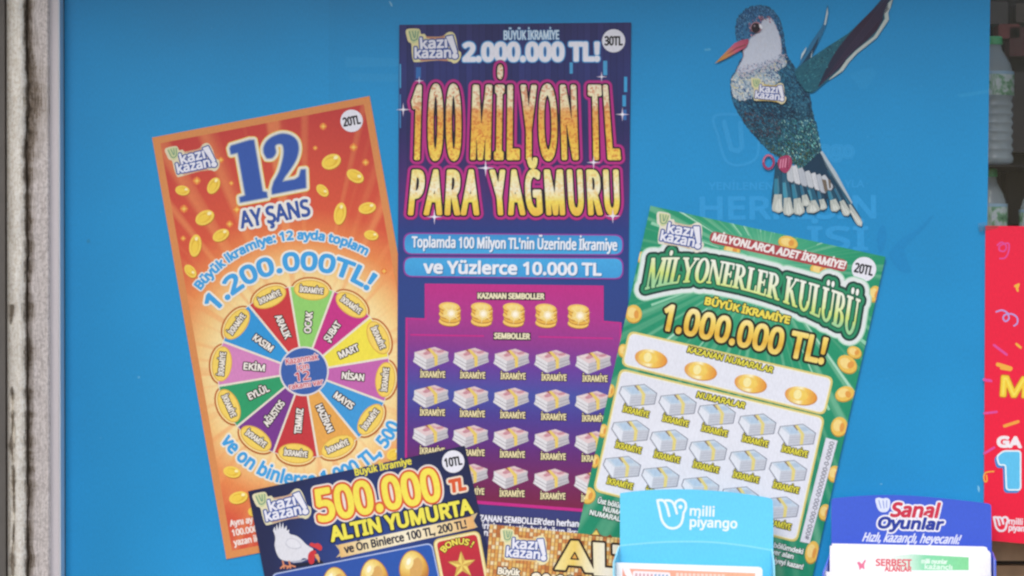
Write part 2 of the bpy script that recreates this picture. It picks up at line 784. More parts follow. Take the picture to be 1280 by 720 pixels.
def emblem(art, cx, cy, ang, s, tint='#e4dcae', tint2='#c99a72', text_cap=12.0):
    """the scratch-card emblem: cream blob, blue ground, white lettering, little shield"""
    a = math.radians(ang)
    def T(pts): return [(cx + (q[0] * math.cos(a) - q[1] * math.sin(a)) * s, cy + (q[0] * math.sin(a) + q[1] * math.cos(a)) * s) for q in [((x - 480) / 12, (y - 324) / 12) for x, y in pts]]
    blob = curve([(75, 105), (115, 72), (250, 70), (288, 95), (305, 150), (355, 148), (385, 185), (480, 190), (600, 188), (660, 160), (700, 128), (755, 118), (800, 145), (832, 230), (858, 385), (902, 430), (895, 510), (850, 572), (790, 590), (735, 560), (520, 548), (235, 572), (185, 545), (165, 430), (158, 300), (112, 262), (88, 185)], 4, True)
    art.add([T(blob)], ink(tint))
    mid = curve([(380, 187), (480, 192), (600, 190), (660, 165), (640, 215), (520, 222), (400, 215)], 3, True)
    low = curve([(300, 560), (520, 545), (700, 556), (690, 525), (520, 520), (320, 530)], 3, True)
    art.add([T(mid), T(low)], ink(tint2))
    # lettering
    def F(x0, y0, x1, y1, cap):
        A, B = T([(x0, y0), (x1, y1)])
        return A, B, cap * s
    loops = []
    for st, (x0, y0, x1, y1, cap) in (('kazı', (300, 372, 690, 348, 12.6)), ('kazan', (215, 508, 748, 500, 12.0))):
        A, B, c = F(x0, y0, x1, y1, cap)
        dx, dy = B[0] - A[0], B[1] - A[1]
        l = math.hypot(dx, dy)
        n = (dy / l * c, -dx / l * c)
        loops += [[(A[0] + dx * u + n[0] * v, A[1] + dy * u + n[1] * v) for u, v in g] for g in glyphs(st, 'noto')]
    # glyph contours run clockwise on paper once the y axis points down: keep their sense, match the extras to it
    mk = []
    for l in loops:
        sg = sum(l[i][0] * l[(i + 1) % len(l)][1] - l[(i + 1) % len(l)][0] * l[i][1] for i in range(len(l)))
        mk.append(sg)
    big = max(mk, key=abs)
    ex = [T([(690, 195), (770, 180), (838, 425), (795, 432)]), T(ell(812, 480, 38, 34))]
    ex = [ccw(e) if big > 0 else ccw(e)[::-1] for e in ex]
    paint(art, loops + ex, [(2.3 * s, ink('#3c4a86')), (1.8 * s, ink('#35549f')), (0.72 * s, WHITE)], 0.34 if s > .8 else .28)
    # shield with a w
    art.add([T(curve([(112, 105), (150, 88), (272, 92), (278, 190), (235, 272), (175, 286), (135, 205)], 3, True))], ink('#c9cf9c'))
    union(art, sum([stroke(T(c), 1.25 * s) for c in ([(130, 115), (160, 235), (200, 250), (245, 225), (262, 110)], [(175, 110), (200, 205)], [(222, 108), (215, 200)])], []), ink('#5f8f7a'), h=.3)


def badge(art, cx, cy, r, s, ang, mat=None):
    art.add([ell(cx, cy, r, n=36)], mat or WHITE)
    a = math.radians(ang)
    w, c = r * 1.5, r * 0.74
    A = (cx - w / 2 * math.cos(a) - c / 2 * math.sin(a), cy - w / 2 * math.sin(a) + c / 2 * math.cos(a))
    B = (A[0] + w * math.cos(a), A[1] + w * math.sin(a))
    text(art, s, A, B, c, [(0.6, BLACK)], h=.3)


def coin(art, x, y, a, b, ang, glint=True):
    art.add([ell(x + .8, y + 1.2, a, b, ang, 20)], ink('#b9702c'))
    art.add([ell(x, y, a, b, ang, 20)], GOLD_A)
    t = math.radians(ang)
    art.add([ell(x, y, a * .72, b * .66, ang, 18)], ink('#e2b53c'))
    art.add([ell(x - .15 * a * math.cos(t), y - .15 * a * math.sin(t), a * .55, b * .5, ang, 16)], ink('#efcb4e'))
    if glint:
        art.add([ell(x + a * .45 * math.cos(t) + .6, y + a * .45 * math.sin(t) - b * .3, b * .34, b * .26, ang, 10)], ink('#f8ecb0'))


def ticket(name, quad, d, mat, label):
    """a printed card: empty at its base with the paper sheet as first part"""
    cx = sum(p[0] for p in quad) / 4
    cy = max(p[1] for p in quad)
    r = empty(name, cx, cy, d, label, 'scratch card', 'scratch cards shown on the blue board')
    prism('card', quad, d - 0.0005, d, mat, r)
    return r, Sheet(r, d)
#@@PART2@@

# ------------------------------------------------------------------ the wall and the window on the left
def prow(x, y):
    return x + (y - 0) / 720.0 * 1.6


def relief(name, x0, x1, d_fn, mat, parent, step=1.5):
    xs = np.arange(x0, x1 + 0.01, step)
    ys = np.arange(-60, 781, 3.0)
    V, A, F = [], [], []
    for y in ys:
        for x in xs:
            d = d_fn(x, y)
            V.append(W(prow(x, y), y, d))
            z_ = x - groove_x(y)
            if z_ < 0 and y > 370 and N3(2.2, y / 50.0) > .3:
                z_ = max(z_, -abs(x - (12 + 5 * N2(7.7, y / 24.0))) * (.7 + 2.2 * N1(9.1, y / 13.0)))
            A.append((x, y, z_))
    n = len(xs)
    for j in range(len(ys) - 1):
        for i in range(n - 1):
            a = j * n + i
            F.append([a, a + n, a + n + 1, a + 1])
    # side returns, so that the relief is a solid strip
    def back(i0):
        b = len(V)
        for j, y in enumerate(ys):
            v = V[j * n + i0]
            V.append((v[0], 0.03, v[2]))
            A.append((xs[i0], y, 0))
        for j in range(len(ys) - 1):
            q = [j * n + i0, b + j, b + j + 1, (j + 1) * n + i0]
            F.append(q if i0 == 0 else q[::-1])
    back(0)
    back(n - 1)
    return link_mesh(name, V, F, mat, None, parent, None, A, True)


def vnoise(seed):
    r = np.random.default_rng(seed)
    T = r.random((64, 512))
    def f(x, y):
        i, j = int(math.floor(x)), int(math.floor(y))
        u, v = x - i, y - j
        u, v = u * u * (3 - 2 * u), v * v * (3 - 2 * v)
        a, b = T[i % 64, j % 512], T[(i + 1) % 64, j % 512]
        c, e = T[i % 64, (j + 1) % 512], T[(i + 1) % 64, (j + 1) % 512]
        return (a * (1 - u) + b * u) * (1 - v) + (c * (1 - u) + e * u) * v
    return f


N1, N2, N3 = vnoise(1), vnoise(2), vnoise(3)


def groove_x(y):
    return 30.5 + 3.2 * N1(3.3, y / 60.0) + 1.6 * N2(1.1, y / 17.0)


def d_plaster(x, y):
    g = groove_x(y)
    u = (x - 8) / max(g - 8, 1)
    bulge = 0.018 * math.sqrt(max(0.0, 1 - (2 * min(max(u, 0), 1) - 1) ** 2))
    crack = 0.006 if (y > 380 and abs(x - (14 + 3 * N2(7.7, y / 30.0))) < 1.3 and N3(2.2, y / 50.0) > .35) else 0.0
    return 0.040 + bulge + 0.0030 * (N1(x / 9.0, y / 45.0) - .5) + 0.0016 * (N2(x / 2.5, y / 9.0) - .5) - crack


def d_jamb(x, y):
    g = groove_x(y)
    w = 5 + 9 * max(0.0, 1 - abs(y - 130) / 70.0) + 5 * N2(4.4, y / 30.0)
    k = max(0.0, 1 - max(0.0, x - g) / w)
    return 0.046 - 0.012 * k - 0.008 * k * N1(x / 3.0, y / 6.0) + 0.0010 * (N2(x / 5.0, y / 18.0) - .5) + 0.0008 * (N3(x / 1.5, y / 3.0) - .5)


def stone_mat(name, light, mid, dark, blot):
    light, mid = alb(light, 1.0), alb(mid, 1.0)
    m, nt, b = new_mat(name)
    v, x, y = art_xy(nt)
    mp = nd(nt, 'ShaderNodeMapping')
    mp.inputs['Scale'].default_value = (0.16, 0.045, 1)
    nt.links.new(v, mp.inputs['Vector'])
    n = nd(nt, 'ShaderNodeTexNoise')
    n.inputs['Scale'].default_value = 1.0
    n.inputs['Detail'].default_value = 7
    n.inputs['Roughness'].default_value = .65
    nt.links.new(mp.outputs[0], n.inputs['Vector'])
    c = ramp(nt, n.outputs[0], [(0.30, mid), (0.52, light), (0.75, light)])
    fine = nd(nt, 'ShaderNodeTexNoise')
    fine.inputs['Scale'].default_value = .22
    fine.inputs['Detail'].default_value = 6
    fine.inputs['Roughness'].default_value = .7
    nt.links.new(v, fine.inputs['Vector'])
    c = mix(nt, _mr(nt, fine.outputs[0], 0, .85, .45, .64), c, mid)
    # dirt that sits along the joint: widest about a fifth of the way down, then thin
    sz = nd(nt, 'ShaderNodeSeparateXYZ')
    nt.links.new(v, sz.inputs[0])
    z = sz.outputs[2]
    wide = math_node(nt, 'DIVIDE', math_node(nt, 'SUBTRACT', y, blot[0]), blot[1])
    wide = math_node(nt, 'EXPONENT', math_node(nt, 'MULTIPLY', math_node(nt, 'MULTIPLY', wide, wide), -1.0))
    brk = nd(nt, 'ShaderNodeTexNoise', noise_dimensions='1D')
    brk.inputs['Scale'].default_value = .035
    brk.inputs['Detail'].default_value = 5
    nt.links.new(y, brk.inputs['W'])
    wd = math_node(nt, 'ADD', math_node(nt, 'MULTIPLY', blot[2], _mr(nt, brk.outputs[0], .35, 1.9, .38, .62)), math_node(nt, 'MULTIPLY', wide, blot[3]))
    q = math_node(nt, 'DIVIDE', math_node(nt, 'ABSOLUTE', z), wd)
    q = math_node(nt, 'ADD', q, math_node(nt, 'MULTIPLY', math_node(nt, 'SUBTRACT', fine.outputs[0], .5), 3.4))
    q = math_node(nt, 'ADD', q, math_node(nt, 'MULTIPLY', math_node(nt, 'SUBTRACT', n.outputs[0], .5), 3.6))
    c = mix(nt, _mr(nt, q, .92, 0.0, .35, 1.05), c, alb(dark))
    c = mix(nt, _mr(nt, q, .55, 0.0, .7, 2.0), c, alb(blot[4]))
    nt.links.new(c, b.inputs['Base Color'])
    b.inputs['Roughness'].default_value = .8
    b.inputs['Specular IOR Level'].default_value = .25
    return m


M_plaster = stone_mat('old_plaster', '#fbf7ee', '#d6cbb9', '#382e27', (420, 160, 2.0, 1.0, '#9a8c7a'))
M_jamb = stone_mat('weathered_stone', '#dbd3d0', '#a79e9b', '#4c3d2c', (128, 62, 4.2, 15, '#97897a'))

wall = empty('stone_wall', 34, 775, 0.04, 'weathered grey stone jamb with crumbling plaster and brown stains left of the window frame', 'wall')
relief('plaster_edge', 8, 34, lambda x, y: d_plaster(x, y) if x < groove_x(y) else min(d_plaster(x, y), 0.024), M_plaster, wall)
relief('stone_jamb', 29.5, 60, lambda x, y: d_jamb(x, y) if x >= groove_x(y) - 1 else 0.02, M_jamb, wall)
prism('render_face', [(-200, -60), (5.6, -60), (7.4, 780), (-200, 780)], -0.03, 0.03, plain('grey_render', alb('#84807c'), .9, .2, scale=40), wall)
prism('dark_joint', [(4, -60), (10, -60), (11.6, 780), (4, 780)], -0.03, 0.012, plain('joint_dark', alb('#2a2726'), .9, .1), wall)  # near-black strip in the gap left of the plaster

win = empty('shop_window', 72, 775, 0.03, 'pale aluminium window frame strip with clear glass beside the stone jamb', 'shop window')
M_alu = plain('painted_aluminium', alb('#d0cace', .92), .45, .4, scale=300, amp=.03)
M_lip = plain('lip_highlight', alb('#e8eaee'), .3, .6, scale=200, amp=.02)  # bright edge highlight painted in as the lip's paler colour
M_bev = plain('bluish_bevel', alb('#c8dae8', 1.0), .3, .6, scale=100, amp=.04)
M_gask = plain('rubber_gasket', alb('#4a565e'), .6, .3)


def strip(name, x0, x1, da, db, mat, back=-0.01):
    V = []
    for y in (-60, 780):
        V += [W(prow(x0, y), y, da), W(prow(x1, y), y, db)]
        V += [(W(prow(x1, y), y, db)[0], -back, W(0, y, db)[2]), (W(prow(x0, y), y, da)[0], -back, W(0, y, da)[2])]
    F = [[0, 4, 5, 1], [1, 5, 6, 2], [2, 6, 7, 3], [3, 7, 4, 0]]
    return link_mesh(name, V, F, mat, None, win)


strip('frame', 60.6, 72.6, 0.030, 0.030, M_alu)
strip('frame_lip', 72.8, 74.4, 0.032, 0.031, M_lip)
strip('bevel', 74.6, 78.8, 0.028, 0.008, M_bev)
strip('gasket', 78.9, 80.2, 0.0045, 0.0025, M_gask)
prism('shade_wall', [(-460, -300), (-190, -300), (-190, 800), (-460, 800)], -0.03, 0.50, plain('shade_wall_stone', alb('#9a948f'), .85, .2, scale=30), wall)  # unseen block beyond the jamb, added to darken the board's left side
# unseen slab above the window, added to shade the top of the board
# (its depth and height are shaped for that shade)
V = []
for x in (-0.9, 1.3):
    for yy in (0.30, -0.02):
        for z in (Z0 + 0.59, Z0 + 0.90):
            V.append((x, -yy, z))
link_mesh('shade_slab', V, [[0, 1, 3, 2], [4, 6, 7, 5], [0, 4, 5, 1], [2, 3, 7, 6], [0, 2, 6, 4], [1, 5, 7, 3]], plain('shade_slab_stone', alb('#a59e99'), .8, .2), None, wall)

gm_, nt, b = new_mat('window_glass')
tr, gl, dfz = nd(nt, 'ShaderNodeBsdfTransparent'), nd(nt, 'ShaderNodeBsdfGlossy'), nd(nt, 'ShaderNodeBsdfDiffuse')
tr.inputs[0].default_value = (.93, .95, .95, 1)
gl.inputs['Roughness'].default_value = .05
dfz.inputs[0].default_value = (.6, .62, .64, 1)
fr = nd(nt, 'ShaderNodeFresnel')
fr.inputs[0].default_value = 1.33
m1, m2 = nd(nt, 'ShaderNodeMixShader'), nd(nt, 'ShaderNodeMixShader')
nt.links.new(fr.outputs[0], m1.inputs[0])
nt.links.new(tr.outputs[0], m1.inputs[1])
nt.links.new(gl.outputs[0], m1.inputs[2])
m2.inputs[0].default_value = .008
nt.links.new(m1.outputs[0], m2.inputs[1])
nt.links.new(dfz.outputs[0], m2.inputs[2])
nt.links.new(m2.outputs[0], nt.nodes['Material Output'].inputs[0])
link_mesh('glass_pane', [W(79, -60, -.006), W(1500, -60, -.006), W(1500, 780, -.006), W(79, 780, -.006)], [[0, 3, 2, 1]], gm_, None, win)

ledge = prism('window_ledge', [(-60, 800), (1500, 800), (1500, 840), (-60, 840)], -0.02, 0.30, plain('ledge_stone', alb('#a9a39d'), .8, .2, bump=.3))
tag(ledge, None, None, None, 'structure')

# ------------------------------------------------------------------ the blue board
bq = [(80.5, -60), (1238.5, -60), (1227.5, 800), (81.5, 800)]
pr = empty('poster', 655, 800, 0.0, 'large plain blue poster with a printed hummingbird, behind all the scratch cards', 'poster')
M_blue, nt, b = new_mat('board_blue')
v, x, y = art_xy(nt)
tcn = nd(nt, 'ShaderNodeTexCoord')
nb, nb2 = nd(nt, 'ShaderNodeTexNoise'), nd(nt, 'ShaderNodeTexNoise')
nb.inputs['Scale'].default_value, nb.inputs['Detail'].default_value = 3.2, 5
nb2.inputs['Scale'].default_value, nb2.inputs['Detail'].default_value = 160, 3
for n_ in (nb, nb2):
    nt.links.new(tcn.outputs['Object'], n_.inputs['Vector'])
kb = _mr(nt, nb.outputs[0], .93, 1.07)  # broad mottling hints at window reflections, painted into the colour
reflection_step = math_node(nt, 'ADD', 1.0, math_node(nt, 'MULTIPLY', .05, math_node(nt, 'GREATER_THAN', 411.0, x)))   # lighter left part: a window reflection painted into the blue
kb = math_node(nt, 'MULTIPLY', kb, reflection_step)
cbb = nd(nt, 'ShaderNodeCombineXYZ')
for i in range(3):
    nt.links.new(kb, cbb.inputs[i])
cblue = mix(nt, 1.0, alb('#238fca'), cbb.outputs[0], 'MULTIPLY')
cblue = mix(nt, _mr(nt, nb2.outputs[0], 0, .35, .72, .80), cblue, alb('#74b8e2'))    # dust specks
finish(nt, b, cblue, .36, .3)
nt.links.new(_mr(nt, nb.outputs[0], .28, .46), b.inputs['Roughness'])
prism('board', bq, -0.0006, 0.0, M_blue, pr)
ps = Sheet(pr, 0.0)

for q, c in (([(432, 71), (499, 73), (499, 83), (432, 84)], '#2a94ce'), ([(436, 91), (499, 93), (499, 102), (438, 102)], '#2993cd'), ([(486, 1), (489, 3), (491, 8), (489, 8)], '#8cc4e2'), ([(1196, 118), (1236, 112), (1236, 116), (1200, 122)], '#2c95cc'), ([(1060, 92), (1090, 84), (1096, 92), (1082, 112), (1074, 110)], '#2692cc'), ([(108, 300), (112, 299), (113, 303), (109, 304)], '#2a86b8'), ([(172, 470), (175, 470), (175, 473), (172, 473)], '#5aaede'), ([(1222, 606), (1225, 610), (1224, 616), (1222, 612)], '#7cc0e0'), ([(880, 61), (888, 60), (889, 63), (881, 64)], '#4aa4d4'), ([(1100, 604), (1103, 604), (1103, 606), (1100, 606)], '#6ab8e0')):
    p = Art('reflection_mark', ps)  # window reflections painted as lighter streaks, plus a few small specks
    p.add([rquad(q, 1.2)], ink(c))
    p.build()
# ghost print: faint, only a shade lighter than the board
gh = ink('#3098d4')
gh2 = ink('#2f97d2')
a = Art('faint_lettering', ps)
union(a, stroke(Zm(curve([(130, 62), (250, 52), (330, 60), (350, 72), (352, 230), (330, 280), (270, 305), (215, 300), (180, 265), (150, 160)], 4, True), 860, 130, 4), 3.2, True), gh2)
union(a, sum([stroke(Zm(c, 860, 130, 4), 6) for c in ([(180, 90), (215, 225)], [(262, 95), (270, 215)], [(215, 225), (250, 235), (270, 215)])], []), gh2)
text(a, 'piyango', (978, 195), (1066, 196), 17, [(2.6, gh2), (1.2, ink('#238fca')), (.4, gh2)], 'inter')
text(a, 'milli', (978, 173), (1019, 173), 15, [(.6, gh2)], 'inter')
text(a, 'YENİLENEN', (886, 237), (966, 237), 9, [(.3, gh)])
text(a, 'YLA', (1056, 234), (1080, 234), 9, [(.3, gh)])
text(a, 'HERKESİN', (876, 274), (1094, 272), 27, [(1.3, gh)])
text(a, 'İSİ', (1010, 312), (1084, 312), 28, [(1.4, gh)])
gb = ink('#1c85c0')
a.add([Zm(curve([(400, 205), (395, 240), (330, 320), (250, 400), (180, 470), (150, 520), (170, 600), (210, 720), (120, 720), (40, 640), (10, 560), (40, 500), (110, 430), (220, 360), (320, 280)], 3, True), 1110, 240, 7.2)], gb)
a.add([Zm(curve([(0, 420), (20, 330), (60, 290), (80, 330), (90, 420), (60, 520), (20, 540)], 3, True), 1096, 240, 7.2)], gb)
a.build()

# --- the bird: a printed figure on the board
B3 = lambda pts: Zm(pts, 860, 0, 4.5)
B4 = lambda pts: Zm(pts, 860, 130, 4)
body = B3([(268, 180), (275, 120), (300, 75), (340, 45), (390, 32), (440, 38), (480, 60), (510, 100), (528, 150), (540, 210), (548, 270), (560, 320), (580, 350), (612, 395), (650, 440), (680, 520), (695, 600), (715, 690)]) + \
    B4([(640, 90), (655, 170), (668, 240), (684, 300), (688, 345), (665, 365), (615, 350), (560, 332), (520, 292), (470, 272), (430, 252), (385, 215), (340, 165), (300, 120), (262, 60), (236, 10)]) + \
    B3([(322, 700), (285, 640), (260, 590), (248, 550), (240, 500), (245, 440), (270, 400), (290, 350), (312, 315), (300, 290), (282, 255)])
body = curve(body, 3, True)


def inside(p, poly):
    c = False
    n = len(poly)
    for i in range(n):
        (x0, y0), (x1, y1) = poly[i], poly[(i + 1) % n]
        if (y0 > p[1]) != (y1 > p[1]) and p[0] < (x1 - x0) * (p[1] - y0) / (y1 - y0) + x0:
            c = not c
    return c


face = curve(B3([(332, 262), (345, 220), (375, 198), (405, 160), (420, 112), (470, 108), (500, 160), (520, 220), (526, 290), (505, 335), (440, 368), (380, 388), (320, 408), (275, 405), (285, 375), (312, 320), (312, 285)]), 3, True)


def flecks(n, poly, cols, size, ang, ar=.45, hole=None):
    xs, ys = [p[0] for p in poly], [p[1] for p in poly]
    out = {c: [] for c in cols}
    for _ in range(n):
        p = (random.uniform(min(xs), max(xs)), random.uniform(min(ys), max(ys)))
        if not inside(p, poly) or (hole and inside(p, hole)):
            continue
        s = size * random.uniform(.6, 1.3)
        c = random.choice(cols)
        L = ell(p[0], p[1], s, s * ar, ang + random.uniform(-25, 25), 7)
        out[c].append(L)
    return out


def region(poly, y0, y1, x0=-1e9, x1=1e9):
    """clip a polygon to a band (Sutherland-Hodgman)"""
    def clip(P, f, cut):
        out = []
        for i in range(len(P)):
            p, q = P[i - 1], P[i]
            if f(p) != f(q):
                out.append(cut(p, q))
            if f(q):
                out.append(q)
        return out
    def cy(v): return lambda p, q: (p[0] + (q[0] - p[0]) * (v - p[1]) / (q[1] - p[1]), v)
    def cx(v): return lambda p, q: (v, p[1] + (q[1] - p[1]) * (v - p[0]) / (q[0] - p[0]))
    P = clip(poly, lambda p: p[1] >= y0, cy(y0))
    P = clip(P, lambda p: p[1] <= y1, cy(y1))
    P = clip(P, lambda p: p[0] >= x0, cx(x0))
    return clip(P, lambda p: p[0] <= x1, cx(x1))


# far wing and near wing first (they lie behind the body), then the body, tail last
bird = Art('printed_bird', ps)
rim_poly = B3([(528, 150), (540, 210), (548, 270), (560, 320), (600, 385), (650, 450), (690, 560), (715, 690), (690, 690), (655, 560), (600, 440), (548, 360), (530, 300), (518, 220), (500, 150), (510, 110)])
M_body = grad('bird_body', [(0, '#23507f'), (.28, '#2c6f9f'), (.55, '#1d5578'), (.75, '#1c4a5c'), (1, '#27524f')], (920, 5), (990, 215), speck=('#4f9fc0', 2.2, .35))
bird.add([body], M_body)
def fuzz(poly, cols, n, l, w, ang):
    """short feather ends that break up an outline"""
    out = {c: [] for c in cols}
    P_ = np.array(poly)
    for _ in range(n):
        i = random.randrange(len(poly))
        t = random.random()
        q_ = P_[i] * (1 - t) + P_[(i + 1) % len(poly)] * t
        out[random.choice(cols)].append(ell(q_[0], q_[1], l * random.uniform(.6, 1.2), w, ang + random.uniform(-25, 25), 7))
    for c, L_ in out.items():
        bird.add(L_, ink(c), True)


fuzz(body, ['#24486a', '#2f6c8c', '#1f4f66'], 420, 1.7, .55, 70)
for cols, poly, n, sz, an, ar in ((['#265684', '#2f6896', '#3f7cab', '#1c406a', '#152e54', '#5f96bc'], region(body, 0, 78), 2200, .95, 75, .5),
                                  (['#174460', '#235d7a', '#14394f', '#35728a', '#1b4e68', '#102f45', '#0d2538', '#14304a', '#5b94a6'], region(body, 112, 230), 4200, 1.15, 62, .38),
                                  (['#1b4f6c', '#256c8a', '#163f58', '#468aa4', '#1f5a78', '#10334a'], region(body, 70, 125, 972), 1500, 1.1, 70, .4)):
    for c, L in flecks(n, poly, cols, sz, an, ar).items():
        bird.add(L, ink(c), True)
for c, L in flecks(420, region(body, 150, 215, 972), ['#3f9a9c', '#2f8286', '#7cc4c0', '#2c6f64', '#a4d4cc'], 1.25, 65, .35).items():
    bird.add(L, ink(c), True)
for c, L in flecks(300, region(body, 138, 172, 925, 975), ['#4a3f4c', '#2a3048', '#5d5560', '#3a3440'], 1.1, 20).items():
    bird.add(L, ink(c), True)
for c, L in flecks(260, region(body, 178, 225, 955, 1020), ['#3c4a34', '#4c5a3c', '#23382c', '#5f6a48'], 1.2, 50, .4).items():
    bird.add(L, ink(c), True)
for c, L in flecks(900, rim_poly, ['#16304e', '#1d3a5c', '#122a44', '#24486a'], 1.2, 75).items():
    bird.add(L, ink(c), True)
for c, L in flecks(420, region(ell(962, 131, 34, 15, 14), 100, 160), ['#16324e', '#132c44', '#1d4460'], 1.3, 50).items():
    bird.add(L, ink(c), True)
breast = curve(B3([(280, 400), (330, 405), (420, 375), (500, 335), (540, 320), (552, 370), (500, 400), (520, 450), (420, 520), (330, 560), (275, 560), (248, 520), (246, 450)]), 3, True)
bird.add([breast], ink('#9fb6c4'))
for c, L in flecks(1500, breast, ['#d4d6d2', '#c5ced6', '#5d7698', '#94a8bf', '#dcd9d0', '#cdc8aa', '#4a628a', '#b2c0cc'], 1.3, 60, .6).items():
    bird.add(L, ink(c), True)
bird.add([face], ink('#c6cddd'))
for c, L in flecks(420, region(face, 5, 95), ['#ccd2df', '#c0c8d8', '#c6c9d6'], 1.5, 80).items():
    bird.add(L, ink(c), True)
fuzz(face, ['#c6cddd', '#5a7ea6', '#8fa8c4', '#b09aa8'], 260, 1.2, .45, 75)
for c, L in flecks(700, curve(B3([(282, 395), (300, 370), (380, 352), (470, 330), (545, 300), (552, 345), (480, 392), (380, 420), (290, 430)]), 3, True), ['#c6cddd', '#3a5888', '#7d93b4', '#a8b4c8', '#cdbcc6'], .95, 40, .5).items():
    bird.add(L, ink(c), True)
for c, L in flecks(90, curve(B3([(340, 190), (345, 130), (390, 95), (440, 88), (490, 110), (470, 135), (420, 120), (370, 195)]), 3, True), ['#a8566c', '#c07a8c', '#7f4258', '#c9a3b0'], 1.3, 40).items():
    bird.add(L, ink(c), True)
bo = bird.build('printed hummingbird with blue and teal feathers, white throat and spread wing')

p = Art('wing', ps, bo)
p.add([curve(B3([(598, 398), (625, 365), (680, 258), (722, 195), (762, 130), (784, 28), (789, 70), (776, 140), (742, 222), (690, 322), (645, 380)]), 3, True)], ink('#2b6f98'))
p.add([B3([(600, 400), (640, 360), (700, 270), (735, 205), (728, 250), (690, 325), (645, 380)])], ink('#163c58'))
p.add([B3([(765, 140), (784, 40), (788, 75), (775, 140)]), B3([(640, 300), (668, 262), (660, 290), (632, 340)]), B3([(690, 320), (700, 280), (694, 330)])], ink('#b9cdd4'))
p.build()
p = Art('wing', ps, bo)
p.add([curve(B3([(600, 402), (640, 362), (700, 320), (800, 252), (900, 188), (960, 132), (1040, 52), (1110, -30), (1170, -70), (1152, 5), (1140, 40), (1126, 72), (1130, 110), (1090, 170), (1062, 212), (1005, 258), (952, 300), (905, 350), (872, 398), (822, 432), (782, 456), (742, 490), (700, 522), (655, 505), (618, 450)]), 2, True)], ink('#1f5f72'))
strip_w = B3([(1152, -10), (1140, 40), (1126, 72), (1130, 110), (1090, 170), (1062, 212), (1005, 258), (952, 300), (905, 350), (872, 398), (822, 432), (790, 452), (800, 440), (850, 395), (890, 340), (940, 288), (995, 244), (1045, 205), (1072, 165), (1108, 105), (1104, 70), (1125, 20)])
p.add([strip_w], ink('#b9c4c0'))
p.add([B3([(728, 492), (770, 400), (812, 320), (850, 262), (900, 200), (960, 132), (1050, 42), (1130, -50), (1150, -20), (1118, 25), (1098, 70), (1098, 110), (1060, 175), (1010, 225), (950, 275), (900, 322), (862, 378), (800, 430)])], grad('wing_feathers', [(0, '#1d2c44'), (.4, '#2c2a42'), (.75, '#33243a'), (1, '#2b3550')], (1025, 108), (1110, 0)))
for k in range(9):
    t_ = k / 8
    p.add([B3([(735 + 60 * t_, 485 - 60 * t_), (738 + 62 * t_, 488 - 60 * t_), (1120 + 10 * t_, 30 + 60 * t_ - 40), (1117 + 10 * t_, 28 + 60 * t_ - 40)])], ink(['#43344e', '#1a2036'][k % 2]))
for k in range(0):
    y = k * 18
    p.add([B3([(800 + k * 38, 418 - k * 52), (806 + k * 38, 420 - k * 52), (905 + k * 34, 262 - k * 42), (900 + k * 34, 260 - k * 42)])], ink('#4a3a52'))
cov = B3([(602, 402), (640, 362), (700, 320), (800, 252), (895, 192), (850, 262), (812, 320), (770, 400), (728, 492), (700, 522), (655, 505), (618, 450)])
for c, L in flecks(700, cov, ['#2a6f82', '#1c5266', '#4189942'[:7], '#184458', '#346f7c'], 1.2, -40).items():
    p.add(L, ink(c), True)
p.build()

def leaf(b_, t_, w, n=9, k0=.35):
    dx, dy = t_[0] - b_[0], t_[1] - b_[1]
    l = math.hypot(dx, dy)
    nx, ny = -dy / l, dx / l
    L_, R_ = [], []
    for i in range(n + 1):
        u = i / n
        hw = w / 2 * (k0 + (1 - k0) * min(1, u / .7)) * math.sqrt(max(0.0, 1 - max(0, (u - .78) / .22) ** 2))
        L_.append((b_[0] + dx * u + nx * hw, b_[1] + dy * u + ny * hw))
        R_.append((b_[0] + dx * u - nx * hw, b_[1] + dy * u - ny * hw))
    return L_ + R_[::-1][1:]


def along_leaf(b_, t_, u0, u1, w0, w1, off=0.0):
    dx, dy = t_[0] - b_[0], t_[1] - b_[1]
    l = math.hypot(dx, dy)
    nx, ny = -dy / l, dx / l
    q = lambda u, h: (b_[0] + dx * u + nx * (h + off), b_[1] + dy * u + ny * (h + off))
    return [q(u0, w0 / 2), q((u0 + u1) / 2, w1 / 2), q(u1, w1 * .2), q(u1, -w1 * .2), q((u0 + u1) / 2, -w1 / 2), q(u0, -w0 / 2)]


p = Art('tail', ps, bo)
p.add([B4([(440, 290), (432, 350), (428, 420), (470, 470), (560, 490), (640, 480), (720, 470), (780, 490), (760, 400), (690, 290), (665, 235), (560, 330)])], ink('#173850'))
TF = [((450, 300), (452, 545), 54), ((700, 330), (868, 612), 26), ((712, 360), (800, 560), 34), ((695, 380), (742, 538), 40), ((480, 320), (505, 560), 44), ((650, 390), (676, 530), 36), ((520, 335), (560, 556), 46), ((600, 380), (628, 546), 56), ((560, 360), (594, 512), 34)]
for i, (b_, t_, w_) in enumerate(TF):
    w_ = w_ * 1.25
    Lf = B4(leaf(b_, t_, w_))
    p.add([B4(leaf(b_, (t_[0] + 3, t_[1] + 4), w_ + 6))], ink('#122c42'))
    p.add([Lf], ink(['#1e4a62', '#245a74', '#1a4058'][i % 3]))
    p.add([B4(along_leaf(b_, t_, .30, .80, w_ * .3, w_ * .42, w_ * .12))], ink(['#2f7c98', '#3f90aa', '#2a6a88'][i % 3]))
    tip0 = (b_[0] + (t_[0] - b_[0]) * .62, b_[1] + (t_[1] - b_[1]) * .62)
    p.add([B4(leaf(tip0, t_, w_ * .96, 8, .6))], ink('#b4bab4'))
    p.add([B4(leaf((tip0[0] + 4, tip0[1] + 22), (t_[0], t_[1] - 6), w_ * .5, 8, .3))], ink('#ccd0ca'))
    p.add([B4(along_leaf(b_, t_, .25, .96, 1.6, 1.8))], ink('#6d7f86'))
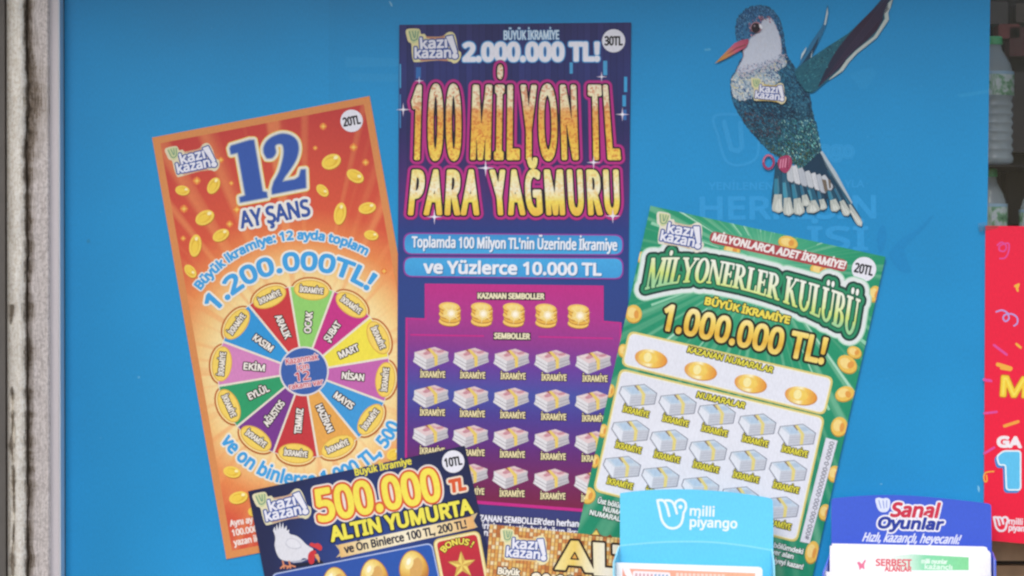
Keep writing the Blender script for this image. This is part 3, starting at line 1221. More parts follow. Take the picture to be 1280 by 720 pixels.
for i, (b_, t_, w_) in enumerate([((505, 300), (520, 392), 40), ((530, 308), (556, 402), 38), ((560, 320), (590, 412), 38), ((595, 335), (622, 420), 36), ((625, 345), (655, 432), 34), ((650, 352), (684, 446), 34), ((675, 358), (716, 430), 34)]):
    p.add([B4(leaf((b_[0], b_[1]), (t_[0] + 2, t_[1] + 4), w_ + 5, 8, .6))], ink('#5a6470'))
    p.add([B4(leaf(b_, t_, w_, 8, .6))], ink(['#bcc1c8', '#c9ccd2', '#b0b6c0'][i % 3]))
    p.add([B4(along_leaf(b_, t_, .2, .95, 1.4, 1.6))], ink('#98a0aa'))
p.add([B4([(668, 375), (690, 380), (700, 430), (684, 440)]), B4([(700, 375), (712, 380), (716, 418), (706, 424)])], ink('#6d6258'))
p.add([B4([(660, 240), (672, 235), (740, 340), (822, 492), (818, 500), (735, 370), (690, 300)])], ink('#aab8c0'))
p.add([B4([(664, 246), (700, 310), (740, 376), (816, 497), (735, 382), (690, 312)])], ink('#5d7280'))
p.build()

p = Art('beak', ps, bo)
p.add([B3([(338, 218), (300, 226), (262, 243), (215, 290), (150, 358), (210, 330), (300, 280), (325, 268), (342, 235)])], grad('beak_ink', [(0, '#b9882e'), (.35, '#c88a55'), (.6, '#c8607a'), (1, '#a64460')], (894, 79), (936, 50)))
p.add([B3([(325, 246), (270, 268), (205, 315), (275, 275), (322, 258)])], ink('#8f4a50'))
p.build()
p = Art('eye', ps, bo)
p.add([ell(945.3, 34.2, 7.2, 7.0, 0)], ink('#a87a86'))
p.add([ell(944.7, 34.8, 5.5, 6.2, 0)], ink('#241c26'))
p.add([ell(951.0, 33.2, 1.7, 3.4, -25)], ink('#e6e6ee'))
p.add([ell(943.2, 32.4, 1.1, 1.2)], ink('#9a8a92'))
p.build()
p = Art('claw', ps, bo)
union(p, stroke([(860 + (403 + 26 * math.cos(t)) / 4, 130 + (290 + 34 * math.sin(t)) / 4) for t in [k * math.pi / 8 for k in range(16)]], 2.9, True), ink('#9c3a60'), h=.35)
union(p, stroke([(860 + (403 + 26 * math.cos(t)) / 4, 130 + (290 + 34 * math.sin(t)) / 4) for t in [k * math.pi / 8 for k in range(8, 15)]], 1.0), ink('#cf86a0'), h=.3)
p.build()
p = Art('claw', ps, bo)
p.add([B4(curve([(448, 285), (470, 262), (505, 258), (520, 285), (512, 320), (488, 345), (458, 325)], 4, True))], ink('#a03c62'))
for k in range(4):
    p.add([B4([(462 + k * 13, 278 - k * 3), (468 + k * 13, 276 - k * 3), (462 + k * 13, 322 - k * 2), (456 + k * 13, 320 - k * 2)])], ink('#d48ca6'))
p.add([B4([(498, 270), (504, 268), (500, 322), (494, 326)])], ink('#7c2a4a'))
p.build()
p = Art('chest_emblem', ps, bo)
emblem(p, 960, 113.5, 6, .67, '#d9cfa6', '#b9a24e')
p.build()

# ------------------------------------------------------------------ orange card with the month wheel
oq = [(190, 172), (462, 120), (556, 646), (283, 699)]
orr, os_ = ticket('scratch_card', oq, 0.0012, ink('#d68c54'), 'orange scratch card with a blue number 12 and a wheel of coloured months')
WC = (379.5, 464.7)
p = Art('ground', os_)
M_or = grad('orange_ground', [(0, '#f3e6b4'), (.33, '#f2dda2'), (.40, '#eec583'), (.50, '#e58a50'), (.62, '#d4573e'), (1.0, '#c03e3d')], WC, r=330, rays=(WC, 11.0, '#eb9c60', .5))
p.add([inset(oq, 9)], M_or)
p.build()
kk = os_.k
for x, y, r in ((404, 158, 4.5), (442, 184, 5), (457, 203, 4.5), (394, 185, 3), (246, 226, 5), (289, 229, 3.2), (230, 261, 5), (287, 280, 4.5), (296, 262, 5), (276, 200, 4), (229, 298, 3.5), (480, 339, 4)):
    os_.k = kk
    sp = Art('sparkle', os_)
    sp.add([ell(x, y, r, n=14)], ink('#de7440'))
    sp.add([ell(x, y, r * .68, n=14)], ink('#e68f46'))
    sp.add([star(x, y, r * 1.1, r * .3)], ink('#ecaa4e'))
    sp.add([ell(x, y, r * .36, n=12)], ink('#f0c863'))
    sp.build()
kk = os_.k
mx = kk
for x, y, aa, bb, an in ((228, 238, 9, 6, 8), (267, 232, 11, 7, -60), (256, 272, 12.5, 8.5, -28), (414, 202, 12.5, 9, -25), (444, 220, 11.5, 7.5, 30), (403, 238, 9, 6, 45), (425, 267, 14, 7.5, -80), (459, 260, 11, 7, -12), (244, 307, 14, 7.5, -82), (276, 294, 11, 7, -28), (238, 339, 9.5, 6, 50), (464, 294, 9, 6, 12), (290, 590, 11, 7, 12), (298, 622, 12, 7.5, -14), (492, 568, 9, 7, -30), (318, 640, 8, 6, 10)):
    os_.k = kk
    p = Art('printed_coin', os_)
    coin(p, x, y, aa, bb, an)
    p.build()
    mx = max(mx, os_.k)
os_.k = mx
p = Art('emblem', os_)
emblem(p, 240, 198.5, -11, .93, '#ddd3b4', '#cfa384')
p.build()
p = Art('number', os_)
O2 = lambda pts: Zm(pts, 180, 110, 4)
one = O2([(430, 303), (436, 290), (528, 262), (549, 262), (592, 518), (612, 522), (616, 546), (482, 571), (479, 548), (508, 538), (470, 322), (436, 330)])
two = O2(curve([(600, 325), (600, 296), (618, 264), (650, 242), (692, 230), (733, 238), (762, 262), (772, 300), (764, 345), (742, 388), (700, 448)], 4) + [(690, 470), (755, 458), (776, 444), (786, 410), (806, 408), (809, 498), (641, 530), (640, 505)] + curve([(650, 470), (675, 425), (692, 370), (700, 320), (694, 284), (672, 278), (654, 290), (658, 322), (640, 348), (614, 350)], 4))
paint(p, [ccw(one), ccw(two)], [(5.2, ink('#e6c46c')), (4.0, ink('#e2ded0')), (1.4, ink('#8fa0b8')), (0, ink('#3558a8'))], .5)
p.build()
p = Art('title_lettering', os_)
text(p, 'AY ŞANS', (302, 285), (388, 269), 20, [(4.2, ink('#e6e2dc')), (1.0, ink('#34549f'))])
p.build()
p = Art('price_badge', os_)
badge(p, 439.5, 151, 14, '20TL', -10)
p.build()
LB = ink('#3f9fdc')
p = Art('prize_lettering', os_)
c, R, a0, a1 = arc_through((251, 362), (359, 300), (457, 319))
text_arc(p, 'Büyük ikramiye: 12 ayda toplam', c, R, a0, a1, 10.5, [(2.5, ink('#e9e4da')), (.95, LB)], h=.4)
c, R, a0, a1 = arc_through((270, 389), (376, 337), (459, 362))
text_arc(p, '1.200.000TL!', c, R, a0, a1, 21, [(4.0, ink('#ece6d8')), (1.6, LB)])
p.build()
p = Art('lower_lettering', os_)
c, R, a0, a1 = arc_through((276, 551), (366, 606), (500, 532))
text_arc(p, 've on binlerce 1.000 TL, 500', c, R, a0, a1, 16, [(3.2, ink('#ece4d4')), (1.1, LB)], inner=True)
for s_, A_, B_ in (('Aynı ay içinde', (288, 658), (342, 648)), ('100.000 TL', (291, 670), (334, 662)), ('yazan ikramiyeyi', (293, 682), (356, 670))):
    text(p, s_, A_, B_, 7.5, [(.45, ink('#f0e0d8'))])
p.build()

# the wheel: rim, slices, prize coins and hub
RM = ink('#b9662f')
whl = Art('wheel', os_)
coinpos = []
for i in range(12):
    t = math.radians(5.5 + 30 * i)
    coinpos.append((WC[0] + 102.5 * math.sin(t), WC[1] - 102.5 * math.cos(t), math.degrees(t)))
rim = [ell(x, y, 24.5, 15, an) for x, y, an in coinpos] + [ell(WC[0], WC[1], 104, n=60)]
union(whl, rim, RM, 1.5)
union(whl, rim, ink('#f1dc9c'), -.6)
whl.add([ell(WC[0], WC[1], 108, n=72)], ink('#e4dccc'))
wo = whl.build()
ks = os_.k
MON = [('OCAK', '#8fcb6c'), ('ŞUBAT', '#c23484'), ('MART', '#ecdc4c'), ('NİSAN', '#c064ab'), ('MAYIS', '#3f97d3'), ('HAZİRAN', '#e3a552'), ('TEMMUZ', '#c2383f'), ('AĞUSTOS', '#77388d'), ('EYLÜL', '#2c9a68'), ('EKİM', '#d084bb'), ('KASIM', '#2f94d3'), ('ARALIK', '#c83a40')]
PINK = {}
kmax = ks
for i, (mo, colr) in enumerate(MON):
    os_.k = ks
    p = Art('wheel_slice', os_, wo)
    t0 = math.radians(5.5 + 30 * i)
    r0, r1 = 30.5, 107.0
    pts = []
    for k in range(9):
        t = t0 + math.radians(-14.3 + 28.6 * k / 8)
        pts.append((WC[0] + r1 * math.sin(t), WC[1] - r1 * math.cos(t)))
    for k in range(5):
        t = t0 + math.radians(12.8 - 25.6 * k / 4)
        pts.append((WC[0] + r0 * math.sin(t), WC[1] - r0 * math.cos(t)))
    p.add([pts], ink(colr))
    dx, dy = math.sin(t0), -math.cos(t0)
    outw = dx > -0.02 if i not in (6,) else False
    n_ = {4: 26, 5: 27, 6: 31, 7: 36}.get(len(mo), 26)
    rr0, rr1 = 62 - n_ / 2, 62 + n_ / 2
    if i in (5, 7):
        rr0, rr1 = rr0 + 2, rr1 + 2
    A_ = (WC[0] + dx * (rr0 if dx > 0 else rr1), WC[1] + dy * (rr0 if dx > 0 else rr1))
    B_ = (WC[0] + dx * (rr1 if dx > 0 else rr0), WC[1] + dy * (rr1 if dx > 0 else rr0))
    ux, uy = (B_[0] - A_[0]) / n_, (B_[1] - A_[1]) / n_
    A_ = (A_[0] - uy * 4, A_[1] + ux * 4)
    B_ = (B_[0] - uy * 4, B_[1] + ux * 4)
    text(p, mo, A_, B_, 8, [(1.7, ink('#2c2420')), (.45, ink('#efe9e2'))])
    p.build('wheel slice printed ' + mo)
    kmax = max(kmax, os_.k)
os_.k = kmax
ks = os_.k
for x, y, an in coinpos:
    os_.k = ks
    p = Art('prize_coin', os_, wo)
    p.add([ell(x, y, 22.2, 12.6, an, 30)], ink('#d9a545'))
    p.add([ell(x, y, 21.0, 11.4, an, 30)], ink('#efcf63'))
    q = an
    while q > 93:
        q -= 180
    while q < -87:
        q += 180
    t = math.radians(q)
    w_ = 29
    A_ = (x - w_ / 2 * math.cos(t) - 3.4 * math.sin(t), y - w_ / 2 * math.sin(t) + 3.4 * math.cos(t))
    text(p, 'İKRAMİYE', A_, (A_[0] + w_ * math.cos(t), A_[1] + w_ * math.sin(t)), 6.8, [(1.4, ink('#3a2c1c')), (.35, ink('#efe8dc'))])
    p.build()
    kmax = max(kmax, os_.k)
os_.k = kmax
p = Art('hub', os_, wo)
p.add([ell(380, 464, 31, n=48)], ink('#dcd8da'))
p.add([ell(380, 464, 29, n=48)], ink('#3a60a8'))
HR, HP = ink('#c44b58'), ink('#ead6da')
for s_, A_, B_, cp in (('Kazanmak', (358, 455.5), (398, 449), 7), ('için', (372, 462.5), (386, 460.5), 7), ('12', (370, 477), (388, 474), 11), ('rakamı var', (362, 487), (404, 480), 6.5)):
    text(p, s_, A_, B_, cp, [(1.1, HP), (.25, HR)])
p.build()

# ------------------------------------------------------------------ tall violet card
vq = [(499, 31), (789, 28), (781, 747), (495, 727)]
vr, vs = ticket('scratch_card', vq, 0.0025, ink('#2f3a78'), 'tall navy and magenta scratch card with big gold lettering and rows of pink banknote bundles')


def vb(u, v):
    return (vq[0][0] * (1 - u) * (1 - v) + vq[1][0] * u * (1 - v) + vq[2][0] * u * v + vq[3][0] * (1 - u) * v,
            vq[0][1] * (1 - u) * (1 - v) + vq[1][1] * u * (1 - v) + vq[2][1] * u * v + vq[3][1] * (1 - u) * v)


def curtain(name):
    m, nt, b = new_mat(name)
    v, x, y = art_xy(nt)
    fl = math_node(nt, 'FLOOR', math_node(nt, 'DIVIDE', x, 8.2))
    wn_ = nd(nt, 'ShaderNodeTexWhiteNoise', noise_dimensions='1D')
    nt.links.new(fl, wn_.inputs['W'])
    base = ramp(nt, lin_fac(nt, x, y, (640, 28), (640, 360)), [(0, '#35356b'), (.18, '#333a78'), (.4, '#2c2c62'), (.62, '#4a2f72'), (.78, '#2a3d80'), (1, '#2c4486')])
    k = math_node(nt, 'MULTIPLY', _mr(nt, wn_.outputs[0], 0, .55, .2, 1.0), _mr(nt, lin_fac(nt, x, y, (640, 60), (640, 300)), 1, 0, .35, 1.0))
    c = mix(nt, k, base, alb('#1f2450'))
    fr_ = math_node(nt, 'FRACT', math_node(nt, 'DIVIDE', x, 8.2))
    c = mix(nt, math_node(nt, 'MULTIPLY', _mr(nt, fr_, 0.75, 0, 0.02, 0.12), _mr(nt, lin_fac(nt, x, y, (640, 70), (640, 270)), 1, 0, .4, 1.0)), c, alb('#1a1f48'))
    finish(nt, b, c)
    return m


p = Art('ground', vs)
p.add([[(499, 31), (789, 28), (785, 370), (497.5, 366)]], curtain('stage_curtain'))
p.add([[(497.5, 366), (785, 370), (781, 747), (495, 727)]], grad('navy_ground', [(0, '#2c4486'), (.5, '#33407e'), (1, '#3a3c72')], (640, 366), (640, 700)))
for x0, x1, y0, y1, c in ((712, 716, 78, 92, '#4a9fd2'), (754, 759, 76, 94, '#4a9fd2'), (780, 784, 96, 115, '#3fa0d6'), (778, 782.5, 119, 133, '#3f9ad0'), (520, 526, 84, 98, '#356db0'), (499.5, 501.2, 80, 110, '#49a8da'), (499.5, 501, 118, 160, '#3b8ac4'), (779, 783, 137, 150, '#356db0')):
    p.add([[(x0, y0), (x1, y0), (x1, y1), (x0, y1)]], ink(c))
p.build()
p = Art('emblem', vs)
emblem(p, 541, 57, 0, 1.0, '#e2d9a2', '#c08a6c')
p.build()
p = Art('prize_lettering', vs)
text(p, 'BÜYÜK İKRAMİYE', (630, 49.5), (698.5, 49), 11, [(.9, ink('#3f8cc8')), (.35, ink('#d3e4f0'))])
text(p, '2.000.000 TL!', (580, 75.5), (748, 75), 21, [(3.6, ink('#3a7cc0')), (2.7, ink('#6fb0de')), (1.9, ink('#e8e8f2'))])
p.build()
p = Art('price_badge', vs)
badge(p, 767, 51, 14.5, '30TL', 0)
p.build()

GLIT = grad('gold_glitter', [(0, '#eee6c8'), (.28, '#eee0b4'), (.36, '#e8b066'), (.55, '#ecb450'), (.8, '#efc650'), (1, '#f0d462')], (640, 105), (640, 200), speck=('#cf6434', 2.6, .7))
GLIT2 = grad('gold_glitter_lower', [(0, '#efe28a'), (.45, '#f0ead0'), (.7, '#eedb62'), (1, '#e6b848')], (640, 212), (640, 269), speck=('#e6b850', 2.6, .55))
MAG, DRK = ink('#b52f84'), ink('#1f1528')
p = Art('title_lettering', vs)


def flare(x0t, x1t, x0b, x1b, yt, yb):
    def f(u, v):
        return (x0b + (x1b - x0b) * u) * (1 - v) + (x0t + (x1t - x0t) * u) * v, yb + (yt - yb) * v
    return f


W1 = [('100', flare(517, 574, 514, 575, 108, 198)), ('MİLYON', flare(593, 718, 590, 721, 108, 198)), ('TL', flare(737, 765, 737, 774, 108, 198))]
W2 = [('PARA', flare(517, 598, 512, 597, 214, 267)), ('YAĞMURU', flare(614, 771, 618, 773, 214, 267))]
fl = []
for W_, gl_ in ((W1, GLIT), (W2, GLIT2)):
    L = []
    for s_, f in W_:
        L += [[f(u, v) for u, v in l] for l in glyphs(s_, 'wide')]
    fl.append((Field(L, .55, 9), gl_))
for F_, _ in fl:
    p.add(F_.faces(7.9), ink('#7d2468'))
for F_, _ in fl:
    p.add(F_.faces(7.2), MAG)
for F_, gl_ in fl:
    p.add(F_.faces(4.3), DRK)
for F_, gl_ in fl:
    p.add(F_.faces(2.15), gl_)
p.build()
ks = vs.k
for x, y, r in ((504, 137, 9), (778, 143, 9), (607, 210, 11), (742, 203, 9), (543, 271, 10), (766, 270, 10), (752, 96, 7), (524, 101, 6)):
    vs.k = ks
    p = Art('sparkle', vs)
    p.add([star(x, y, r, r * .14)], ink('#e4d4ea'))
    p.add([ell(x, y, r * .22, n=10)], WHITE)
    p.build()
PILL = grad('pill_blue', [(0, '#3a8ecb'), (.5, '#46a8df'), (1, '#3c97d3')], (640, 291), (640, 349))
for q, s_, A_, B_, cp, e in (([(504, 290.5), (779.5, 293), (779.5, 319.5), (504, 318.5)], "Toplamda 100 Milyon TL'nin Üzerinde İkramiye", (515, 308.8), (771, 312.8), 13, .55), ([(504, 320.5), (779.5, 321.5), (779.5, 349.5), (504, 346.5)], 've Yüzlerce 10.000 TL', (530, 341), (751, 344), 14.5, .95)):
    p = Art('banner', vs)
    p.add([rquad(q, 11)], ink('#8a3f9a'))
    p.add([rquad(inset(q, 1.8), 10)], PILL)
    text(p, s_, (A_[0] + .8, A_[1] + 1), (B_[0] + .8, B_[1] + 1), cp, [(e + .2, ink('#2a6c9c'))])
    text(p, s_, A_, B_, cp, [(e, ink('#e4e8f0'))])
    p.build()
# the scratch field
p = Art('scratch_field', vs)
out = [(531, 354.5), (754.5, 357), (754.5, 401), (777, 403), (771.5, 643), (506, 623), (507, 397), (531, 398)]
p.add([out], ink('#c22c86'))
inn = [(533, 356), (753, 358.5), (753, 402.5), (775, 404.5), (769, 639), (508.5, 619), (509.5, 399), (533, 400)]
p.add([inn], grad('field_ink', [(0, '#bb2f84'), (.16, '#a8378a'), (.27, '#8e3a8c'), (.38, '#683e98'), (.50, '#46509f'), (.60, '#4c3f92'), (.74, '#602f7c'), (.88, '#70285e'), (1, '#762348')], (640, 356), (628, 628)))
p.add([[(513, 417.5), (605, 419), (605, 421), (513, 419.5)], [(673, 420), (766, 422), (766, 424), (673, 422)]], ink('#c22c86'))
for s_, A_, B_, bx in (('KAZANAN SEMBOLLER', (597.5, 373), (680, 373.8), [(596, 364.8), (681.5, 365.5), (681.5, 375.6), (596, 374.9)]), ('SEMBOLLER', (618, 423), (662, 423.8), [(616.5, 415), (663.5, 415.8), (663.5, 425.8), (616.5, 425)])):
    p.add([bx], ink('#2c1a2e'))
    text(p, s_, A_, B_, 6.6, [(.5, ink('#e8e0bc'))])
p.build()


def bundle(name, sheet, cx, cy, blue=False):
    p = Art(name, sheet, None, (cx, cy))
    o = lambda pts: [(cx + x, cy + y) for x, y in pts]
    if not blue:
        p.add([o([(-20.5, -8), (5, -14.5), (22, -8), (21, -3), (22.6, 3), (-6, 14), (-9, 13), (-22.5, 3.5), (-20.5, -1)])], ink('#c9c6cb'))
        p.add([o([(-20, -8), (-5.5, 1), (-6.5, 14), (-22, 4), (-20.5, -1)])], ink('#dcdadd'))
        p.add([o([(-5.5, 1), (22, -7.4), (21, -3), (22.2, 2.6), (-6.5, 14)])], ink('#bdbabf'))
        for k in (4.4, 8.6):
            p.add([o([(-21, -8 + k), (-5.6, 1 + k), (-5.6, 1.7 + k), (-21, -7.3 + k)]), o([(-5.6, 1 + k), (21.6, -7.6 + k), (21.6, -6.9 + k), (-5.6, 1.7 + k)])], ink('#8f8c95'))
        p.add([o([(-20, -8), (5, -14.5), (22, -8), (-5.5, 1)])], ink('#dcc4c6'))
        p.add([o([(-12, -8.4), (3, -12.4), (10, -9.6), (-5, -4.6)])], ink('#cfa3aa'))
        p.add([o(ell(-4.5, -7, 5.2, 2.2, -14, 14)), o(ell(12, -9, 5, 1.8, -8, 12))], ink('#c58d98'))
        p.add([o([(-17, -8), (-9, -10), (-6, -8.6), (-14, -6.4)])], ink('#e6d6d4'))
        p.add([o([(-7, -11.6), (-3.6, -12.5), (2.4, -8.5), (0, -7.6)]), o([(3, -1.8), (5.6, -2.6), (5.6, -1), (3.6, 0)])], ink('#a05a4a'))
        p.add([o([(-3.8, -12.3), (-.6, -13), (8.6, -3.6), (4.2, -2.0)]), o([(4.2, -2.0), (8.6, -3.6), (8.4, 8.0), (4.6, 9.5)])], ink('#e2c76a'))
    else:
        p.add([o([(-21, -11), (8, -14), (24, -2.6), (21, 11.4), (-12.6, 14.4), (-24, -2.8)])], ink('#6d7284'))
        p.add([o([(-20, -10.4), (8, -13.2), (23, -2), (20.2, 10.6), (-12, 13.6), (-23, -3)])], ink('#c3c7d2'))
        p.add([o([(-20, -10.2), (-9, 0), (-11.4, 13.4), (-22.6, -3)])], ink('#dfe3ec'))
        for k in (3, 6, 9):
            p.add([o([(-9.4, k), (22.4 - k * .22, -2 + k), (22.4 - k * .22, -1.5 + k), (-9.6, .6 + k)])], ink('#a9aebb'))
        p.add([o([(-20, -10.4), (8, -13.2), (23, -2), (-9, 0)])], ink('#c6d3e0'))
        p.add([o([(-15, -9.4), (-4, -10.6), (3, -2.4), (-7.6, -1.6)])], ink('#b2c8de'))
        p.add([o(ell(9, -7.4, 6, 2.4, 12, 14))], ink('#b0c4d8'))
        p.add([o([(-5, -11.8), (-2, -12.2), (3, -6.2), (.4, -5.6)])], ink('#8f7a6c'))
        p.add([o([(-2.4, -12.2), (1.2, -12.5), (9.4, -1.2), (4.8, -.9)]), o([(4.8, -.9), (9.4, -1.2), (7.6, 11.8), (3.6, 12.2)])], ink('#dfd084'))
    return p


def caption(sheet, parent, cx, cy, dx, dy, ang, w, h, c_out, c_in):
    p = Art('caption', sheet, parent, (cx, cy))
    t = math.radians(ang)
    A_ = (cx + dx - w / 2 * math.cos(t), cy + dy - w / 2 * math.sin(t))
    text(p, 'İKRAMİYE', A_, (A_[0] + w * math.cos(t), A_[1] + w * math.sin(t)), h, [(1.15, ink(c_out)), (.25, ink(c_in))], h=.3)
    return p


ks = vs.k
first = None
cols = [(538.6, 448.2), (588.6, 449.3), (639.1, 450.4), (690.2, 452.0), (741.4, 453.4)]
dys = [0, 47.6, 95.6, 143.4]
for r_ in range(4):
    for c_ in range(5):
        x = cols[c_][0] - r_ * .35 * (1 + .12 * c_)
        y = cols[c_][1] + dys[r_] + r_ * .55 * c_
        if first is None:
            bp = bundle('banknote_bundle', vs, x, y)
            first = (bp.build(), x, y)
            caption(vs, first[0], x, y, 2.2, 23.6, .8, 31, 7.6, '#3a2330', '#efe3b0').build()
        else:
            copy_at(first[0], vr, x - first[1], y - first[2], vs.d)
first = None
for x, y in ((562, 392.8), (602, 393.2), (642, 393.8), (682.5, 394.8), (723, 395.6)):
    if first is None:
        p = Art('coin_stack', vs, None, (x, y))
        p.add([[(x - 13, y - 10), (x + 13.5, y - 9), (x + 14, y + 8), (x + 6, y + 14), (x - 4, y + 14.5), (x - 11, y + 11), (x - 12, y + 2)]], ink('#c98a36'))
        for k, yy in enumerate((9.0, 4.5, 0, -4.5, -9.5)):
            p.add([ell(x + (.8 if k % 2 else -.4), y + yy + .8, 13.2, 5.8, 4, 22)], ink('#a8662a'))
            p.add([ell(x + (.8 if k % 2 else -.4), y + yy, 13, 5.6, 4, 22)], ink('#e3b24e' if k % 2 else '#eec566'))
        p.add([ell(x, y - 9.6, 9, 3.6, 4, 18)], ink('#f0d684'))
        p.add([ell(x + 1, y - 1, 9, 8, n=20)], ink('#eed07c'))
        p.add([star(x + 2, y - 1, 14, 2.0, 6, .2)], ink('#f0dca0'))
        p.add([ell(x + 2, y - 1, 5.2, n=16)], ink('#f3e2b4'))
        p.add([ell(x + 2, y - 1, 3, n=14)], ink('#f8f0dc'))
        first = (p.build(), x, y)
    else:
        copy_at(first[0], vr, x - first[1], y - first[2], vs.d)
p = Art('small_print', vs)
for s_, A_, B_ in (("KAZANAN SEMBOLLER'den herhangi", (590, 650.5), (730, 659)), ('biri biriyle eşleştir, bulduğun ikramiye', (580, 659), (746, 671.5)), ('kazan!', (585, 668), (612, 670))):
    text(p, s_, A_, B_, 7.4, [(1.1, ink('#262a58')), (.4, ink('#e6e6f0'))])
p.build()

# ------------------------------------------------------------------ green card
gq = [(813, 257), (1107, 321), (1000, 788), (706, 737)]
gr_, gs = ticket('scratch_card', gq, 0.0041, ink('#2c9467'), 'green scratch card with a white panel of blue banknote bundles, tilted to the right')
p = Art('ground', gs)
GC = (955, 330)
p.add([gq], grad('green_ground', [(0, '#7cc49c'), (.18, '#42a47e'), (.45, '#26946c'), (1, '#1e8a68')], GC, r=230, rays=(GC, 14.0, '#8fcba8', .45)))


def clip_quad(poly, q):
    P = poly
    cx_, cy_ = sum(k[0] for k in q) / 4, sum(k[1] for k in q) / 4
    for i in range(4):
        (x0, y0), (x1, y1) = q[i], q[(i + 1) % 4]
        nx, ny = -(y1 - y0), (x1 - x0)
        if nx * (cx_ - x0) + ny * (cy_ - y0) < 0:
            nx, ny = -nx, -ny
        f = lambda pt: nx * (pt[0] - x0) + ny * (pt[1] - y0)
        out = []
        for j in range(len(P)):
            a_, b_ = P[j - 1], P[j]
            fa, fb = f(a_), f(b_)
            if (fa >= 0) != (fb >= 0):
                t = fa / (fa - fb)
                out.append((a_[0] + (b_[0] - a_[0]) * t, a_[1] + (b_[1] - a_[1]) * t))
            if fb >= 0:
                out.append(b_)
        P = out
        if not P:
            return P
    return P


rays_ = []
for i, (an, r0, r1, w) in enumerate([(-160, 60, 150, 2.0), (-148, 70, 140, 1.4), (-128, 45, 120, 2.2), (-118, 40, 110, 1.4), (-112, 50, 100, 2), (-96, 40, 90, 1.2), (-72, 40, 95, 1.4), (-52, 50, 110, 2.4), (-34, 60, 120, 1.8), (-20, 70, 150, 1.5), (38, 80, 210, 3), (55, 70, 240, 2.2), (66, 90, 200, 1.6), (172, 60, 140, 2), (160, 70, 150, 1.6), (142, 90, 190, 2), (128, 90, 170, 1.5)]):
    t = math.radians(an)
    u, n = (math.cos(t), math.sin(t)), (-math.sin(t), math.cos(t))
    q = [(GC[0] + u[0] * r0 - n[0] * w * .3, GC[1] + u[1] * r0 - n[1] * w * .3), (GC[0] + u[0] * r1 - n[0] * w, GC[1] + u[1] * r1 - n[1] * w), (GC[0] + u[0] * r1 + n[0] * w, GC[1] + u[1] * r1 + n[1] * w), (GC[0] + u[0] * r0 + n[0] * w * .3, GC[1] + u[1] * r0 + n[1] * w * .3)]
    q = clip_quad(q, gq)
    if len(q) > 2:
        rays_.append(q)
p.add(rays_[::2], ink('#8fcbab'))
p.add(rays_[1::2], ink('#a6d6bc'))
p.build()
ks, kmax = gs.k, gs.k
for x, y, aa, bb, an in ((1059, 455, 13, 10, 40), (1056, 492, 12, 9, -20), (1049, 533, 10, 12, 10), (1043, 592, 8, 10, 10), (1093, 367, 7, 10, 15), (792, 392, 10, 11, 0), (801, 321, 4.5, 6.5, 10), (915, 312, 10, 7, 10), (985, 303, 12, 8, 15), (1024, 337, 11, 7.5, 12), (779, 438, 6, 8, 0), (763, 488, 5, 8, 10), (754, 538, 5.5, 8, 10), (744, 576, 5, 8, 10), (735, 619, 9, 10, 20), (1031, 640, 7, 10, 12), (1015, 690, 8, 14, 12), (1068, 440, 9, 7, 30)):
    gs.k = ks
    p = Art('printed_coin', gs)
    p.add([clip_quad(ell(x, y + .8, aa + .6, bb + .6, an, 20), gq)], ink('#b98a34'))
    p.add([clip_quad(ell(x, y, aa, bb, an, 20), gq)], ink('#e6bc58'))
    p.add([clip_quad(ell(x - .15 * aa, y - .1 * bb, aa * .6, bb * .62, an, 16), gq)], ink('#efd486'))
    p.add([clip_quad(ell(x + .35 * aa, y + .1 * bb, aa * .3, bb * .5, an, 12), gq)], ink('#dd9a48'))
    p.build()
    kmax = max(kmax, gs.k)
gs.k = kmax
p = Art('banner', gs)
bq_ = [(889, 288.5), (1060, 325.5), (1057.5, 340.5), (886, 303)]
p.add([rquad(bq_, 7)], ink('#a8434a'))
text(p, 'MİLYONLARCA ADET İKRAMİYE!', (890, 300), (1055, 336), 9, [(.65, ink('#ece6e4'))], slant=8)
p.build()
p = Art('price_badge', gs)
badge(p, 1080, 336.5, 15.3, '20TL', 12)
p.build()
BL = [(806, 362), (838, 355), (872, 352.5), (910, 358), (947, 367), (984, 379.5), (1024, 397), (1069, 421)]
TP = [(813, 323), (846, 322), (880, 323.5), (915, 329), (953, 338), (991, 347.5), (1031, 359), (1076, 375)]


def along(P, u):
    d = [0]
    for i in range(1, len(P)):
        d.append(d[-1] + math.hypot(P[i][0] - P[i - 1][0], P[i][1] - P[i - 1][1]))
    s = u * d[-1]
    return float(np.interp(s, d, [q[0] for q in P])), float(np.interp(s, d, [q[1] for q in P]))


BLs, TPs = curve(BL, 6), curve(TP, 6)


def title_f(u, v):
    b_, t_ = along(BLs, u), along(TPs, u)
    return b_[0] + (t_[0] - b_[0]) * v, b_[1] + (t_[1] - b_[1]) * v


p = Art('title_lettering', gs)
L = [[title_f(u, v) for u, v in l] for l in glyphs('MİLYONERLER KULÜBÜ', 'serif')]
F_ = Field(L, .5, 17)
p.add(F_.faces(14.5), ink('#9fd2b4'))
p.add(F_.faces(13.0), ink('#dbe4e2'))
p.add(F_.faces(8.2), ink('#1d3f3a'))
p.add(F_.faces(5.4), ink('#2b8a62'))
p.add(F_.faces(2.2), ink('#1f5f48'))
p.add(F_.faces(.45), grad('title_ink', [(0, '#eef0ea'), (.4, '#e6ecc8'), (.75, '#cfe07c'), (1, '#9fd09a')], (950, 335), (939, 380)))
p.build()
p = Art('emblem', gs)
emblem(p, 849, 290, 12, .95, '#e0dccd', '#cdbba2')
p.build()
p = Art('prize_lettering', gs)
text(p, 'BÜYÜK İKRAMİYE', (881, 380), (986, 404.5), 8.6, [(1.9, ink('#2a3a26')), (.75, ink('#ead757'))])
